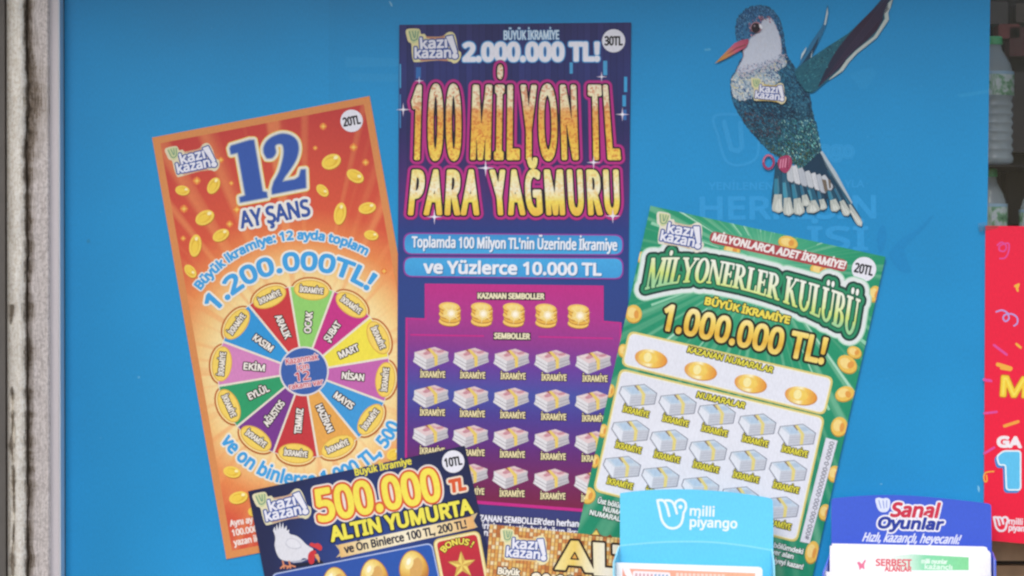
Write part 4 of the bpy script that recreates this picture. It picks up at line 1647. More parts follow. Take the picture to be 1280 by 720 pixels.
text(p, '1.000.000 TL!', (827, 411), (1028, 454), 31, [(4.4, ink('#262a20')), (1.55, grad('gold_number', [(0, '#f4e9b4'), (.35, '#efd267'), (.7, '#e0b03f'), (1, '#efd576')], (934, 395), (927, 436)))])
p.build()
for q, r in (([(786, 413), (1042.5, 471.5), (1031, 519.5), (776, 457)], 9), ([(775, 460), (1031.5, 521), (996.5, 678.5), (741, 613.5)], 9)):
    p = Art('scratch_field', gs)
    p.add([rquad(q, r)], ink('#d9c878'))
    p.add([rquad(inset(q, 2.3), r - 1)], ink('#f0ecd4'))
    p.add([rquad(inset(q, 3.4), r - 2)], ink('#e0e2ec'))
    p.build()
p = Art('field_lettering', gs)
for s_, A_, B_ in (('KAZANAN NUMARALAR', (859, 440), (965, 466)), ('NUMARALAR', (870.5, 496.5), (930, 510.5))):
    text(p, s_, A_, B_, 7.2, [(1.5, ink('#34341a')), (.35, ink('#e6dc50'))], slant=6)
p.build()
M_oval = grad('oval_coin', [(0, '#d98a3c'), (.3, '#f0d27a'), (.48, '#f6efc4'), (.6, '#efc75c'), (1, '#dc8a3a')], (793, 444), (834, 452))
ks = gs.k
first = None
for x, y in ((813.6, 448), (875.5, 463.4), (938, 479.2), (1001, 494.4)):
    if first is None:
        p = Art('prize_coin', gs, None, (x, y))
        p.add([ell(x + .4, y + .9, 20.6, 11.4, 10, 30)], ink('#c98a3c'))
        p.add([ell(x, y, 20.2, 11, 10, 30)], M_oval)
        p.add([ell(x - 3, y - 1, 12, 7.4, 10, 24)], ink('#eecb62'))
        p.add([ell(x - 4, y - 1.4, 5, 6.2, 10, 18)], ink('#f3e6a4'))
        first = (p.build(), x, y)
    else:
        copy_at(first[0], gr_, x - first[1], y - first[2], gs.d)
first = None
for row in (((797.5, 494), (847, 505.7), (895.8, 518), (946.5, 531), (996, 543.8)), ((788, 539), (836.2, 551), (885, 563.5), (935, 576), (985, 589)), ((777.5, 584), (825.5, 597), (875.4, 609.5), (925, 622), (975, 634.6))):
    for x, y in row:
        if first is None:
            bp = bundle('banknote_bundle', gs, x, y, True)
            first = (bp.build(), x, y)
            caption(gs, first[0], x, y, -3.4, 24.2, 13.5, 33, 7.6, '#3a3a1c', '#e9de4e').build()
        else:
            copy_at(first[0], gr_, x - first[1], y - first[2], gs.d)
p = Art('serial_strip', gs)
p.add([[(1032.5, 547), (1047, 551), (1012, 679.5), (1000, 677)]], ink('#d9dae4'))
text(p, '#000-000-000-00000000-0-00000', (1011, 675), (1043, 553), 5.6, [(.1, ink('#4c4c58'))], h=.3)
p.build()
p = Art('small_print', gs)
for s_, A_, B_ in (("Üst bölümdeki KAZANAN NUMARALAR'dan", (747, 628.5), (884, 660)), ('NUMARALAR aynı ise, o numaranın', (754, 638.5), (880, 667)), ('NUMARALARIN altındaki ikramiyeyi', (737, 643), (868, 673)), ('bölümdeki', (967, 684), (1003, 692.5)), ('yer alan', (964, 692), (991, 698.5)), ('ikramiyeyi kazan!', (950, 699), (1003, 711.5))):
    text(p, s_, A_, B_, 5.8, [(1.0, ink('#1c4a3c')), (.35, ink('#e9efec'))])
p.build()

# ------------------------------------------------------------------ navy card with the hen
dq = [(310, 614), (581, 557), (624, 752), (338, 760)]
dr, ds = ticket('scratch_card', dq, 0.0041, ink('#2a3054'), 'dark navy scratch card with a white hen and golden eggs')
p = Art('ground', ds)
p.add([dq], grad('navy_hen_ground', [(0, '#2a4a94'), (.35, '#283b78'), (.7, '#222a52'), (1, '#1f2242')], (470, 690), r=185))
p.build()
p = Art('emblem', ds)
emblem(p, 352, 632, -11, 1.0, '#ddd6b2', '#c9a58c')
p.build()
p = Art('prize_lettering', ds)
text(p, 'Büyük İkramiye', (444.5, 594.5), (514.5, 580), 8.2, [(.45, ink('#e6da4c'))])
text(p, '500.000', (400, 651.5), (551, 624), 38.5, [(6.6, ink('#e6dcd4')), (4.6, ink('#d4603a')), (1.9, ink('#efdf58'))])
text(p, 'TL', (563, 615.5), (582, 611.5), 14.5, [(3.8, ink('#e8d8c4')), (1.5, ink('#d65a34'))], slant=6)
p.build()
p = Art('price_badge', ds)
badge(p, 566.5, 577, 14, '10TL', -9)
p.build()
p = Art('title_lettering', ds)
text(p, 'ALTIN YUMURTA', (415, 676.5), (591, 641), 17.5, [(2.9, ink('#1d2034')), (1.25, ink('#e8de55'))])
p.build()
p = Art('banner', ds)
p.add([[(419, 681), (432, 683), (428, 694), (420, 697), (426, 690)], [(589, 644), (597, 641), (592, 651), (597, 659), (583, 662)]], ink('#c9b48c'))
p.add([[(423, 681), (591, 645), (594, 660), (426, 697)]], grad('ribbon', [(0, '#e0b672'), (.2, '#e6d6ac'), (.5, '#efe6cc'), (.8, '#e6cf9c'), (1, '#e0a868')], (423, 690), (594, 652)))
text(p, 've Ön Binlerce 100 TL, 200 TL!', (431.5, 691.5), (583.5, 659.5), 9.6, [(.55, ink('#23263a'))])
p.build()

K7 = lambda pts: Zm(pts, 260, 600, 6)
hen = Art('printed_hen', ds)
hen.add([K7([(540, 640), (680, 625), (850, 600), (870, 625), (700, 650), (560, 668)])], ink('#1c2038'))
HB = [(488, 378), (500, 350), (508, 385), (515, 330), (528, 372), (540, 312), (548, 368), (562, 318), (570, 370), (590, 340), (590, 380), (610, 372), (606, 396)] + curve([(620, 408), (665, 420), (705, 450), (735, 482), (770, 505), (790, 520), (800, 570), (770, 600), (720, 585), (690, 602), (640, 612), (580, 606), (540, 590), (515, 550), (500, 490), (505, 440), (500, 410)], 3)
hen.add([K7(HB)], ink('#d9dae2'))
hen.add([K7(curve([(580, 480), (600, 440), (650, 440), (690, 470), (700, 505), (660, 520), (610, 510)], 4, True))], ink('#c5c7d2'))
hen.add([K7(curve([(588, 476), (606, 446), (650, 446), (684, 472), (692, 498), (655, 510), (615, 502)], 4, True))], ink('#dddee6'))
hen.add([K7([(612, 610), (690, 602), (760, 590), (700, 616), (640, 622)])], ink('#a9adc0'))
ho = hen.build()
p = Art('comb', ds, ho)
p.add([K7(curve([(760, 488), (775, 470), (800, 478), (825, 474), (848, 490), (856, 515), (840, 530), (815, 515), (790, 505)], 3, True))], ink('#cf3f44'))
p.add([K7(curve([(755, 550), (790, 525), (812, 540), (800, 580), (795, 620), (770, 632), (750, 600)], 3, True))], ink('#c7353e'))
p.build()
p = Art('beak', ds, ho)
p.add([K7([(800, 560), (822, 552), (838, 585), (835, 625), (822, 600), (808, 585)])], ink('#d9a06a'))
p.add([ell(260 + 795 / 6, 600 + 522 / 6, 1.1, n=10)], ink('#2a2430'))
p.build()
for dx in (0, 48):
    p = Art('foot', ds, ho)
    union(p, sum([stroke(K7([(x + dx, y) for x, y in c]), 2.0) for c in ([(560, 608), (568, 640)], [(568, 640), (545, 662)], [(568, 640), (570, 660)], [(568, 640), (605, 650)])], []), ink('#d58a68'), h=.35)
    p.build()
p = Art('scratch_field', ds)
ef = [(339, 717.5), (540, 678), (556, 752), (346, 765)]
p.add([rquad(ef, 8)], ink('#a9b8de'))
p.add([rquad(inset(ef, 1.6), 7)], grad('egg_field', [(0, '#2d4c9c'), (1, '#2a58ac')], (340, 700), (540, 700)))
p.build()
ks = ds.k
for x, y, s in ((419.5, 729, 17.5), (467.5, 719.5, 18), (517, 710, 19)):
    ds.k = ks
    p = Art('golden_egg', ds)
    E_ = [(x + s * .97 * math.sin(t) * (1 - .14 * math.cos(t)), y - s * 1.18 * math.cos(t)) for t in [k * math.pi / 16 for k in range(32)]]
    E_ = rot(E_, math.radians(-8), (x, y))
    p.add([E_], ink('#a8713a'))
    p.add([[(x + (q[0] - x) * .93, y + (q[1] - y) * .94 - .3) for q in E_]], grad('egg_gold_%d' % int(x), [(0, '#f3e6b0'), (.35, '#e9cf78'), (.7, '#d9a850'), (1, '#b97a3c')], (x - 5, y - 8), r=26))
    p.add([rot([(x + (q[0] - x) * .42 + 3.4, y + (q[1] - y) * .62) for q in E_], .2, (x, y))], ink('#d3a560'))
    p.add([ell(x - 5.5, y - 6, 5, 8, 18, 18)], ink('#efdf9c'))
    p.add([ell(x - 6.2, y - 8, 2.4, 4.4, 18, 14)], ink('#f8f2d8'))
    p.build()
    kmax = ds.k
p = Art('bonus_field', ds)
bf = [(540.5, 674.5), (599, 662.5), (616, 752), (556, 752)]
p.add([rquad(bf, 9)], ink('#cdb66a'))
p.add([rquad(inset(bf, 1.2), 8)], ink('#e9dca4'))
p.add([rquad(inset(bf, 4.2), 6)], grad('bonus_red', [(0, '#c4323c'), (1, '#b02a40')], (570, 670), (585, 720)))
c, R, a0, a1 = arc_through((556, 690.5), (572, 680.5), (589, 684))
text_arc(p, 'BONUS !', c, R, a0, a1, 7.2, [(1.4, ink('#46301c')), (.5, ink('#e9d858'))], h=.3)
for rr, colr in ((18.5, '#a8803c'), (17, '#e6cf6c')):
    p.add([star(577.5, 706.5, rr, rr * .4, 5, -.08)], ink(colr))
S5 = star(577.5, 706.5, 16.5, 6.4, 5, -.08)
p.add([[S5[i], S5[(i + 1) % 10], (577.5, 706.5)] for i in range(0, 10, 2)], ink('#caa050'))
p.build()

# ------------------------------------------------------------------ gold sequin card
yq = [(612, 655), (842, 679.5), (835, 768), (605, 760)]
yr, ys_ = ticket('scratch_card', yq, 0.0056, ink('#c9a04c'), 'gold glittering scratch card left of the light blue leaflet holder')


def sequin(name):
    m, nt, b = new_mat(name)
    v, x, y = art_xy(nt)
    mp_ = nd(nt, 'ShaderNodeMapping')
    mp_.inputs['Rotation'].default_value = (0, 0, math.radians(-5))
    nt.links.new(v, mp_.inputs['Vector'])
    s = nd(nt, 'ShaderNodeSeparateXYZ')
    nt.links.new(mp_.outputs[0], s.inputs[0])
    ux, uy = math_node(nt, 'DIVIDE', s.outputs[0], 4.6), math_node(nt, 'DIVIDE', s.outputs[1], 5.0)
    fx, fy = math_node(nt, 'FLOOR', ux), math_node(nt, 'FLOOR', uy)
    cbn = nd(nt, 'ShaderNodeCombineXYZ')
    nt.links.new(fx, cbn.inputs[0])
    nt.links.new(fy, cbn.inputs[1])
    w1 = nd(nt, 'ShaderNodeTexWhiteNoise', noise_dimensions='2D')
    nt.links.new(cbn.outputs[0], w1.inputs['Vector'])
    big = nd(nt, 'ShaderNodeTexNoise')
    big.inputs['Scale'].default_value = .035
    nt.links.new(v, big.inputs['Vector'])
    k = math_node(nt, 'ADD', math_node(nt, 'MULTIPLY', w1.outputs[0], .62), math_node(nt, 'MULTIPLY', big.outputs[0], .42))
    c = ramp(nt, k, [(.12, '#98582f'), (.30, '#c87e46'), (.46, '#d9a456'), (.64, '#e6c87c'), (.86, '#e8dcbc')])
    gx = math_node(nt, 'ABSOLUTE', math_node(nt, 'SUBTRACT', math_node(nt, 'FRACT', ux), .5))
    gy = math_node(nt, 'ABSOLUTE', math_node(nt, 'SUBTRACT', math_node(nt, 'FRACT', uy), .5))
    gap = math_node(nt, 'MAXIMUM', _mr(nt, gx, 0, .8, .28, .48), _mr(nt, gy, 0, .45, .34, .5))
    c = mix(nt, gap, c, alb('#8a5436'))
    finish(nt, b, c)
    return m


p = Art('ground', ys_)
p.add([yq], sequin('sequin_print'))
p.add([[(735, 669.3), (741, 667), (745.5, 660), (750, 668), (757, 671.6), (763, 668), (766, 672.6)]], ink('#7a4a2c'))
p.add([[(740, 668.2), (745.4, 662.4), (749, 668.6)]], ink('#e3cc6c'))
p.build()
p = Art('emblem', ys_)
emblem(p, 655, 683, 6, .93, '#e4dcb0', '#ddb978')
p.build()
GN = grad('big_gold', [(0, '#efe2a4'), (.28, '#e6c868'), (.45, '#ece0b4'), (.7, '#f0eadc'), (1, '#ece2c0')], (690, 690), (790, 700), rays=None)
p = Art('title_lettering', ys_)
A_pts = [[(693.5, 711.5), (714, 676), (723, 676.5), (744, 716), (731.5, 715), (727.5, 707.5), (709.5, 706), (706.5, 712.5)][::1]]
hole = [(713.5, 698.5), (718.5, 690.5), (723, 699.3)]
L_pts = [(741.5, 678), (755.5, 679), (755.8, 709.5), (778, 711.5), (778, 722), (742.5, 719)]
T_pts = [(766, 681), (812, 685), (812, 696), (796, 694.6), (795.6, 724), (782, 722.6), (782, 693.4), (766, 692)]
paint(p, [ccw(A_pts[0]), ccw(L_pts), ccw(T_pts)], [(3.0, ink('#33241e')), (.2, GN)], .45)
union(p, [hole], ink('#33241e'), .9, .35)
union(p, [hole], ink('#d9a04a'), -.9, .35)
p.build()
p = Art('prize_lettering', ys_)
text(p, 'Büyük', (622.5, 717), (649, 719.5), 7.4, [(1.6, ink('#2e221c')), (.6, ink('#efe8d6'))])
text(p, '20.000.000', (664, 738), (770, 748), 21, [(3, ink('#33241e')), (1.3, ink('#efe6d0'))])
p.build()

# ------------------------------------------------------------------ red poster at the right
rq = [(1232, 282), (1480, 286), (1480, 698), (1230, 675)]
rr = empty('poster', 1355, 698, 0.0035, 'red poster with confetti and a big light blue figure 1, hung at the right edge', 'poster')
rs = Sheet(rr, 0.0035)
prism('paper', rq, -0.0012 + 0.002, 0.0035, grad('red_print', [(0, '#ea2344'), (1, '#ec1f40')], (1250, 282), (1250, 678)), rr)
p = Art('confetti', rs)
R3 = lambda pts: Zm(pts, 1230, 280, 3.6)
R6 = lambda pts: Zm(pts, 1230, 460, 3.28)
union(p, stroke(R3(curve([(60, 95), (80, 82), (100, 100), (92, 122), (70, 118), (72, 98), (95, 88), (112, 90), (110, 125), (95, 152), (72, 155)], 5)), 2.0), ink('#dd4f9a'), h=.35)
union(p, stroke(R3(curve([(56, 395), (80, 388), (105, 400), (112, 425), (98, 438), (86, 425), (95, 408), (125, 405), (148, 420), (150, 445), (135, 458)], 5)), 2.2), ink('#b69ad8'), h=.35)
for q, c in (([(45, 545), (102, 588)], '#dd4f9a'), ([(0, 700), (30, 704)], '#dd4f9a')):
    union(p, stroke(R3(q), 3.2), ink(c), h=.4)
union(p, stroke(R3([(62, 632), (120, 650)]), 5), ink('#efae45'), h=.4)
union(p, stroke(R3([(140, 280), (156, 272), (148, 290), (152, 300)]), 3), ink('#efb445'), h=.4)
union(p, stroke(R3([(146, 540), (165, 556)]), 3), ink('#efb445'), h=.4)
for q, c, w in (([(2, 50), (30, 54)], '#dd4f9a', 3), ([(2, 186), (52, 180)], '#dd4f9a', 3), ([(84, 238), (140, 220)], '#efa045', 4), ([(2, 350), (42, 326)], '#dd4f9a', 3), ([(70, 2), (108, 8)], '#efae45', 3)):
    union(p, stroke(R6(q), w), ink(c), h=.4)
union(p, stroke(R6(curve([(40, 424), (10, 428), (0, 440), (2, 465), (12, 462), (10, 440)], 5)), 1.8), ink('#efae45'), h=.35)
p.build()
p = Art('title_lettering', rs)
text(p, 'M', (1252, 494), (1283, 496), 23, [(3.2, ink('#c96a2c')), (2.0, ink('#efc83c')), (-.4, ink('#f2dd5c'))])
text(p, 'GA', (1247, 558), (1276, 559), 12, [(1.4, ink('#efe6ea'))])
p.build()
p = Art('figure', rs)
one = R6([(52, 362), (80, 340), (150, 340), (150, 500), (92, 500), (88, 395), (62, 400)])
sh = [(x - 2.2, y + 2.6) for x, y in one]
union(p, [rquad(sh, 4)], ink('#3f86c8'), 1.2)
union(p, [rquad(one, 4)], ink('#dff0f6'), 1.0)
union(p, [rquad(one, 4)], ink('#5fc0ea'), -1.0)
p.build()


def wmark(art, x0, y0, s, w, mat, dot=True):
    """open hand-like w with a curled end; box about 100 x 100 units"""
    T = lambda pts: [(x0 + x * s, y0 + y * s) for x, y in pts]
    L = stroke(T(curve([(2, 4), (10, 40), (18, 72), (36, 94), (60, 98), (80, 86), (88, 64), (90, 46)], 5)), w)
    L += stroke(T(curve([(2, 4), (20, 4), (32, 20), (42, 56)], 5)), w)
    L += stroke(T(curve([(30, 4), (48, 6), (60, 22), (68, 48)], 5)), w)
    L += stroke(T(curve([(60, 24), (66, 8), (82, 2), (96, 12), (98, 30), (90, 46)], 5)), w)
    if dot:
        L += [ccw(T(ell(80, 26, 7, 7, n=12)))]
    paint(art, L, [(0, mat)], .35)


p = Art('logo_lettering', rs)
wmark(p, 1242, 646, .18, 2.8, ink('#f0e4ea'), False)
text(p, 'milli', (1261, 655), (1278, 656), 7, [(.35, ink('#f0e4ea'))], h=.3)
text(p, 'piyango', (1261, 663), (1290, 665), 7, [(.4, ink('#f0e4ea'))], h=.3)
p.build()
# clear tape on its corner
tp = prism('tape_piece', [(1222, 279), (1246, 276), (1248, 285), (1224, 290)], 0.0036, 0.0038, gm_)
tag(tp, 'short piece of clear adhesive tape on the upper left corner of the red poster', 'tape')

# ------------------------------------------------------------------ behind the glass at the right: bottles in a dark cooler
DB = -0.22
cl = empty('drinks_cooler', 1290, 420, DB - .1, 'dark drinks cooler interior behind the glass, between the blue board and the picture edge', 'cooler')
M_dk = plain('cooler_inside', alb('#231f22', 1.0), .7, .3, scale=8, amp=.4)
for nm, (x0, x1, y0, y1, d0, d1) in {'back_panel': (1150, 1500, -60, 640, DB - .14, DB - .135), 'shelf': (1150, 1500, 206.0, 208.4, DB - .13, DB + .05), 'side_wall': (1405, 1412, -60, 640, DB - .134, DB + .05)}.items():
    prism(nm, [(x0, y0), (x1, y0), (x1, y1), (x0, y1)], d0, d1, M_dk, cl)
for (x0, x1, y0, y1, c) in ((1215, 1260, 2, 30, '#4a4244'), (1248, 1275, 30, 48, '#8a3438'), (1262, 1300, 34, 70, '#6a2c34'), (1262, 1310, 90, 190, '#3a3238'), (1258, 1300, 215, 280, '#2c2c30'), (1270, 1320, 4, 28, '#5a4a44')):
    bx = prism('snack_box', rquad([(x0, y0), (x1, y0), (x1, y1), (x0, y1)], 3), DB - .134, DB - .09, plain('box_' + c[1:], alb(c, .9), .5, .4, scale=20, amp=.3), None, W((x0 + x1) / 2, y1, DB - .1))
    tag(bx, {'#4a4244': 'grey carton at the top left of the dark cooler', '#8a3438': 'dull red box just above the upper water bottle', '#6a2c34': 'dark red box right of the upper bottle cap', '#3a3238': 'tall dark carton right of the upper water bottle', '#2c2c30': 'black carton right of the lower water bottle', '#5a4a44': 'brown carton at the top right corner of the cooler'}[c], 'box')


def lathe(prof, cx, cy0, d, seg=28):
    """profile (radius px, y px) turned round a vertical axis at depth d"""
    f = S * (D - d) / D
    V, F = [], []
    for r, y in prof:
        for k in range(seg):
            t = 2 * math.pi * k / seg
            V.append(((cx - 640) * f + r * f * math.sin(t), -d - r * f * math.cos(t), Z0 + (360 - y) * f))
    for j in range(len(prof) - 1):
        for k in range(seg):
            a_, b_ = j * seg + k, j * seg + (k + 1) % seg
            F.append([a_, a_ + seg, b_ + seg, b_])
    return V, F


def bottle_mat(name):
    m, nt, b = new_mat(name)
    b.inputs['Base Color'].default_value = (.74, .82, .84, 1)
    b.inputs['Roughness'].default_value = .16
    b.inputs['Alpha'].default_value = .4
    b.inputs['Specular IOR Level'].default_value = .9
    t = nd(nt, 'ShaderNodeTexCoord')
    n = nd(nt, 'ShaderNodeTexNoise')
    n.inputs['Scale'].default_value = 90
    n.inputs['Detail'].default_value = 3
    nt.links.new(t.outputs['Object'], n.inputs['Vector'])
    bm = nd(nt, 'ShaderNodeBump')
    bm.inputs['Strength'].default_value = .5
    bm.inputs['Distance'].default_value = .002
    nt.links.new(n.outputs[0], bm.inputs['Height'])
    nt.links.new(bm.outputs[0], b.inputs['Normal'])
    return m


M_pet = bottle_mat('clear_bottle')
M_cap = plain('green_cap', alb('#4cc47c', 1.0), .4, .5)


def label_mat(y0, y1, cx):
    m, nt, b = new_mat('bottle_label')
    v, x, y = art_xy(nt)
    n = nd(nt, 'ShaderNodeTexNoise')
    n.inputs['Scale'].default_value = .09
    n.inputs['Detail'].default_value = 3
    nt.links.new(v, n.inputs['Vector'])
    c = ramp(nt, n.outputs[0], [(.3, '#3f7d54'), (.46, '#8fbf96'), (.54, '#d6e2dc'), (.66, '#e4e8ea'), (.75, '#7fb3d0')])
    c = mix(nt, _mr(nt, lin_fac(nt, x, y, (0, y0), (0, y1)), 1, 0, .12, .14), c, alb('#a9cbe0'))
    nt.links.new(c, b.inputs['Base Color'])
    b.inputs['Roughness'].default_value = .35
    return m


def bottle(cx, top, bot, R, label):
    r = empty('water_bottle', cx, bot, DB, label, 'water bottle', 'water bottles in the cooler')
    H = bot - top
    og = W(cx, bot, DB)
    prof = [(R * .40, top + 10), (R * .42, top + 13), (R * .46, top + 17), (R * .62, top + 24), (R * .82, top + 33), (R * .95, top + 43), (R, top + 48), (R, top + 74)]
    y = top + 76
    while y < bot - 12:
        prof += [(R * .99, y), (R * .90, y + 4.5), (R * .99, y + 9)]
        y += 11
    prof += [(R, bot - 6), (R * .95, bot - 1.5), (R * .8, bot), (0.01, bot - 2)]
    V, F = lathe(prof, cx, bot, DB)
    link_mesh('body', V, F, M_pet, None, r, og, None, True)
    V, F = lathe([(0.01, top), (R * .42, top), (R * .46, top + 1.5), (R * .46, top + 9.5), (R * .42, top + 10.2), (.01, top + 10.2)], cx, bot, DB)
    link_mesh('cap', V, F, M_cap, None, r, og, None, False)
    l0, l1 = top + 44, top + 74
    V, F = lathe([(R * 1.015, l0), (R * 1.02, l0 + .5), (R * 1.02, l1 - .5), (R * 1.015, l1)], cx, bot, DB)
    art = []
    for rr_, yy in ((0, l0), (0, l0 + .5), (0, l1 - .5), (0, l1)):
        for k in range(28):
            art.append((k / 28 * 2 * math.pi * R, yy, 0))
    link_mesh('label_band', V, F, label_mat(l0, l1, cx), None, r, og, art, True)


bottle(1241, 46, 205, 26, 'clear water bottle with green cap on the upper cooler shelf, beside the blue board')
bottle(1236, 211, 372, 23, 'lower water bottle, mostly hidden behind the red poster')
bottle(1296, 218, 372, 22, 'water bottle at the right picture edge, beside the lower bottle')

wc = empty('wooden_counter', 1300, 790, -0.1, 'brown wooden counter below the red poster', 'counter')
M_wd = plain('brown_wood', alb('#dcae84'), .55, .4, scale=30, amp=.2)
M_wd2 = plain('dark_gap', alb('#3a2c22'), .8, .2)
prism('top_board', [(1100, 655), (1500, 655), (1500, 701), (1100, 701)], -0.30, -0.06, M_wd, wc)
prism('front_panel', [(1100, 707), (1500, 707), (1500, 800), (1100, 800)], -0.28, -0.075, M_wd, wc)
prism('recess', [(1100, 701.2), (1500, 701.2), (1500, 706.8), (1100, 706.8)], -0.28, -0.10, M_wd2, wc)

# ------------------------------------------------------------------ leaflet holders on the ledge
def holder(outline, sides, dB, dF, mat, side_mat, crease, label, face_y):
    cx = sum(q[0] for q in outline) / len(outline)
    r = empty('leaflet_holder', cx, 800, dB, label, 'leaflet holder', 'leaflet holders on the window ledge')
    prism('back_panel', outline, dB - .003, dB, mat, r)
    for q in sides:
        V = []
        for (x, y, d) in q:
            V.append(W(x, y, d))
        w = .002 if q[0][0] > cx else -.002
        V2 = [(v[0] + w, v[1], v[2]) for v in V]
        n = len(V)
        F = [list(range(n)), list(range(2 * n - 1, n - 1, -1))] + [[(i + 1) % n, i, n + i, n + (i + 1) % n] for i in range(n)]
        link_mesh('side_panel', V + V2, F, side_mat, None, r)
    x0, x1 = face_y[0], face_y[1]
    prism('front_panel', [(x0, 744), (x1, 746), (x1, 800), (x0, 800)], dF - .003, dF, mat, r)
    return r


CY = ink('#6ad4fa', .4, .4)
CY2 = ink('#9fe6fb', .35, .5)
arc_c = curve([(776, 616.5), (800, 613.5), (840, 611.6), (880, 612.6), (920, 616), (950, 620.3), (962, 622.6)], 5)
out_c = arc_c + [(964.5, 623.6), (966, 626), (966.6, 640), (966.6, 800), (775, 800), (775, 619), (775.2, 617.2)]
hc = holder(out_c, [[(774.8, 683, .05), (774.8, 800, .05), (768, 800, .105), (768, 703, .105)], [(964, 686, .05), (964, 800, .05), (969, 800, .105), (966.5, 706, .105)]], .05, .105, CY, CY2, None, 'light blue cardboard leaflet holder with a curved top and white lettering', (767, 968))
hs = Sheet(hc, .05)
p = Art('crease', hs)
L1 = curve([(775, 681), (830, 676.5), (885, 676.5), (930, 681), (966, 687)], 6)
p.add([L1 + [(x, y + 2.0) for x, y in L1[::-1]]], ink('#8ee0fa'))
p.add([[(775, 683.6)] + [(x, y + 2.2) for x, y in L1[1:-1]] + [(966, 689.4), (966, 800), (775, 800)]], ink('#66d0f9', .4, .4))
p.build()
p = Art('logo_lettering', hs)
wmark(p, 821, 624, .37, 3.2, ink('#eef8fc'))
text(p, 'milli', (862.5, 644.2), (892.5, 645.4), 11.4, [(.5, ink('#f0f8fc'))], h=.3)
text(p, 'piyango', (862.5, 658), (921, 660.2), 11.4, [(.55, ink('#f0f8fc'))], h=.3)
p.build()
WP = ink('#fbfafc', .5, .3)


def leaflet(quad, d, label, cat='leaflet', mat=WP):
    r = empty('leaflet', (quad[0][0] + quad[1][0]) / 2, 800, d, label, cat, 'leaflets in the holders')
    prism('paper', quad, d - .0008, d, mat, r)
    return r, Sheet(r, d)


lr, ls = leaflet([(770, 703.2), (948, 708.6), (951, 709.4), (953, 712), (954, 800), (767, 800)], .085, 'white leaflet with a salmon heading in the light blue holder')
p = Art('heading', ls)
p.add([[(778, 710.5), (944, 716.5), (944, 760), (778, 760)]], grad('salmon', [(0, '#f6a892'), (1, '#f4b898')], (778, 715), (944, 715)))
p.add([rquad([(791, 713.4), (838, 715.6), (838, 760), (791, 760)], 3)], ink('#fbeef0'))
p.add([curve([(778, 708), (786, 710), (791, 722), (784, 722)], 3, True)], ink('#fbf4f4'))
for k in range(9):
    x = 794 + k * 4.8
    p.add([[(x, 716.5 + k * .2), (x + 2.8, 716.6 + k * .2), (x + 2.8, 722), (x, 722)]], ink('#dcb0b8' if k < 5 else '#9fb8d8'))
for k in range(12):
    x = 845 + k * 5.2
    p.add([[(x, 716 + k * .17), (x + 3.6, 716.1 + k * .17), (x + 3.6, 722), (x, 722)]], ink('#fad8cc'))
p.build()

DBL = ink('#4060d4', .35, .5)
DB2 = ink('#5a74e4', .3, .6)
arc_d = curve([(1042, 622.8), (1075, 620), (1110, 618.8), (1150, 620.4), (1200, 625.2), (1234, 629.2)], 5)
out_d = [(1039, 800), (1039.4, 628), (1040.2, 624.4)] + arc_d + [(1237.4, 630.2), (1239, 632.4), (1241, 800)]
hd = holder(out_d, [[(1039.6, 690, .05), (1039.6, 800, .05), (1030, 800, .105), (1030, 716, .105)], [(1239.4, 690, .05), (1239.4, 800, .05), (1244, 800, .105), (1243, 700, .105)]], .05, .105, DBL, DB2, None, 'dark blue cardboard leaflet holder with red and white lettering, right of the light blue one', (1029, 1246))
hs2 = Sheet(hd, .05)
p = Art('logo_lettering', hs2)
LW = ink('#f2f0f6')
p.add([Zm(curve([(200, 140), (225, 128), (255, 135), (280, 130), (304, 145), (306, 185), (290, 225), (255, 235), (225, 222), (208, 185)], 4, True), 1060, 600, 5.82)], ink('#dfe6fa'))
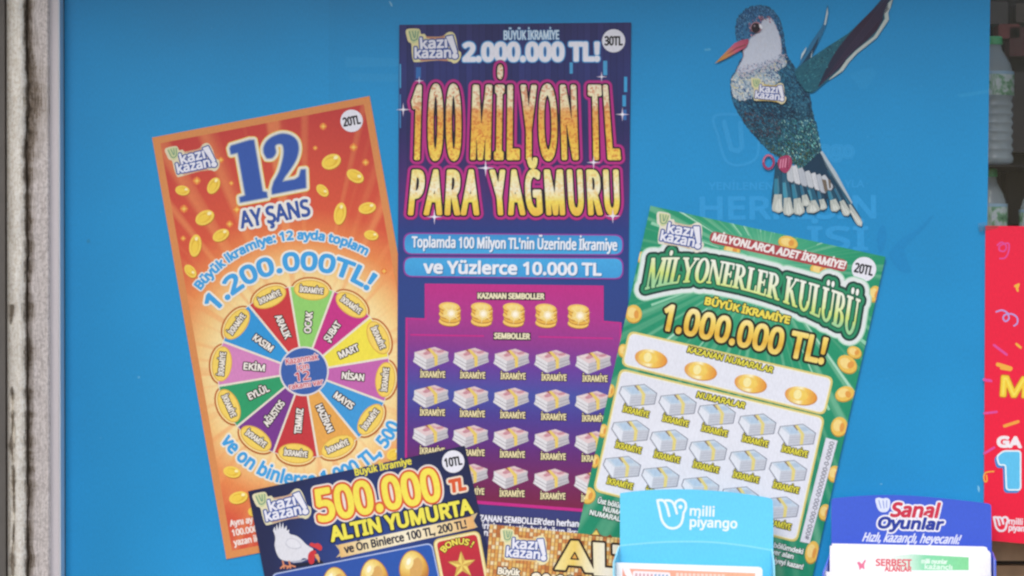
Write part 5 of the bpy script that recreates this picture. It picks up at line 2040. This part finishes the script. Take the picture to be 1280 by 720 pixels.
union(p, sum([stroke(Zm(c, 1060, 600, 5.82), 1.0) for c in ([(225, 150), (240, 205)], [(255, 150), (262, 205)], [(282, 150), (280, 200)])], []), ink('#6f86d8'), h=.3)
text(p, 'Sanal', (1113.5, 645.2), (1171, 646.6), 16.5, [(3.2, LW), (1.25, ink('#cf3650'))], slant=12, h=.35)
text(p, 'Oyunlar', (1097, 659.4), (1177, 662), 12.8, [(3.2, LW), (1.2, ink('#2c3f9e'))], slant=12, h=.35)
p.build()
p = Art('slogan_lettering', hs2)
text(p, 'Hızlı, kazançlı, heyecanlı!', (1078, 676.4), (1198, 679.8), 10.6, [(.42, ink('#eceefa'))], slant=20, h=.33)
p.build()
lr, ls = leaflet([(1040, 679.4), (1230, 683.2), (1233.5, 684.4), (1234.6, 688), (1236, 800), (1040, 800)], .070, 'white leaflet whose top edge just shows behind the green headed leaflet')
lr, ls = leaflet([(1037.5, 682.2), (1233, 687.4), (1236.4, 688.8), (1238.4, 692), (1240, 800), (1036, 800)], .075, 'white leaflet with a green and red heading in the dark blue holder')
p = Art('heading', ls)
Q5 = lambda pts: Zm(pts, 1060, 600, 5.82)
p.add([Q5([(250, 560), (460, 540), (878, 562), (878, 656), (460, 658), (250, 655)])], grad('green_heading', [(0, '#fbfafc'), (.3, '#d4f0e0'), (.5, '#86dcae'), (1, '#8adc9c')], (1103, 700), (1211, 700)))
text(p, 'SERBEST', (1095, 707), (1139, 707.6), 8, [(.5, ink('#e0586a'))], h=.3)
text(p, 'ALANLAR', (1106, 714), (1139, 714.4), 6, [(.4, ink('#e0586a'))], h=.3)
text(p, 'milli oyunlar', (1152, 704), (1184, 705), 5.2, [(.35, ink('#e4f6ea'))], h=.3)
text(p, 'kazançlı', (1156, 711), (1190, 712), 5.6, [(.35, ink('#e4f6ea'))], h=.3)
p.add([Q5(curve([(66, 600), (85, 595), (100, 610), (122, 580), (130, 590), (118, 615), (120, 650), (100, 640), (85, 655), (78, 625)], 3, True))], ink('#e87a9c'))
p.build()
lr, ls = leaflet([(1032, 714.5), (1226, 719.5), (1228, 800), (1030, 800)], .092, 'frontmost blank white leaflet edge at the very bottom of the dark blue holder')
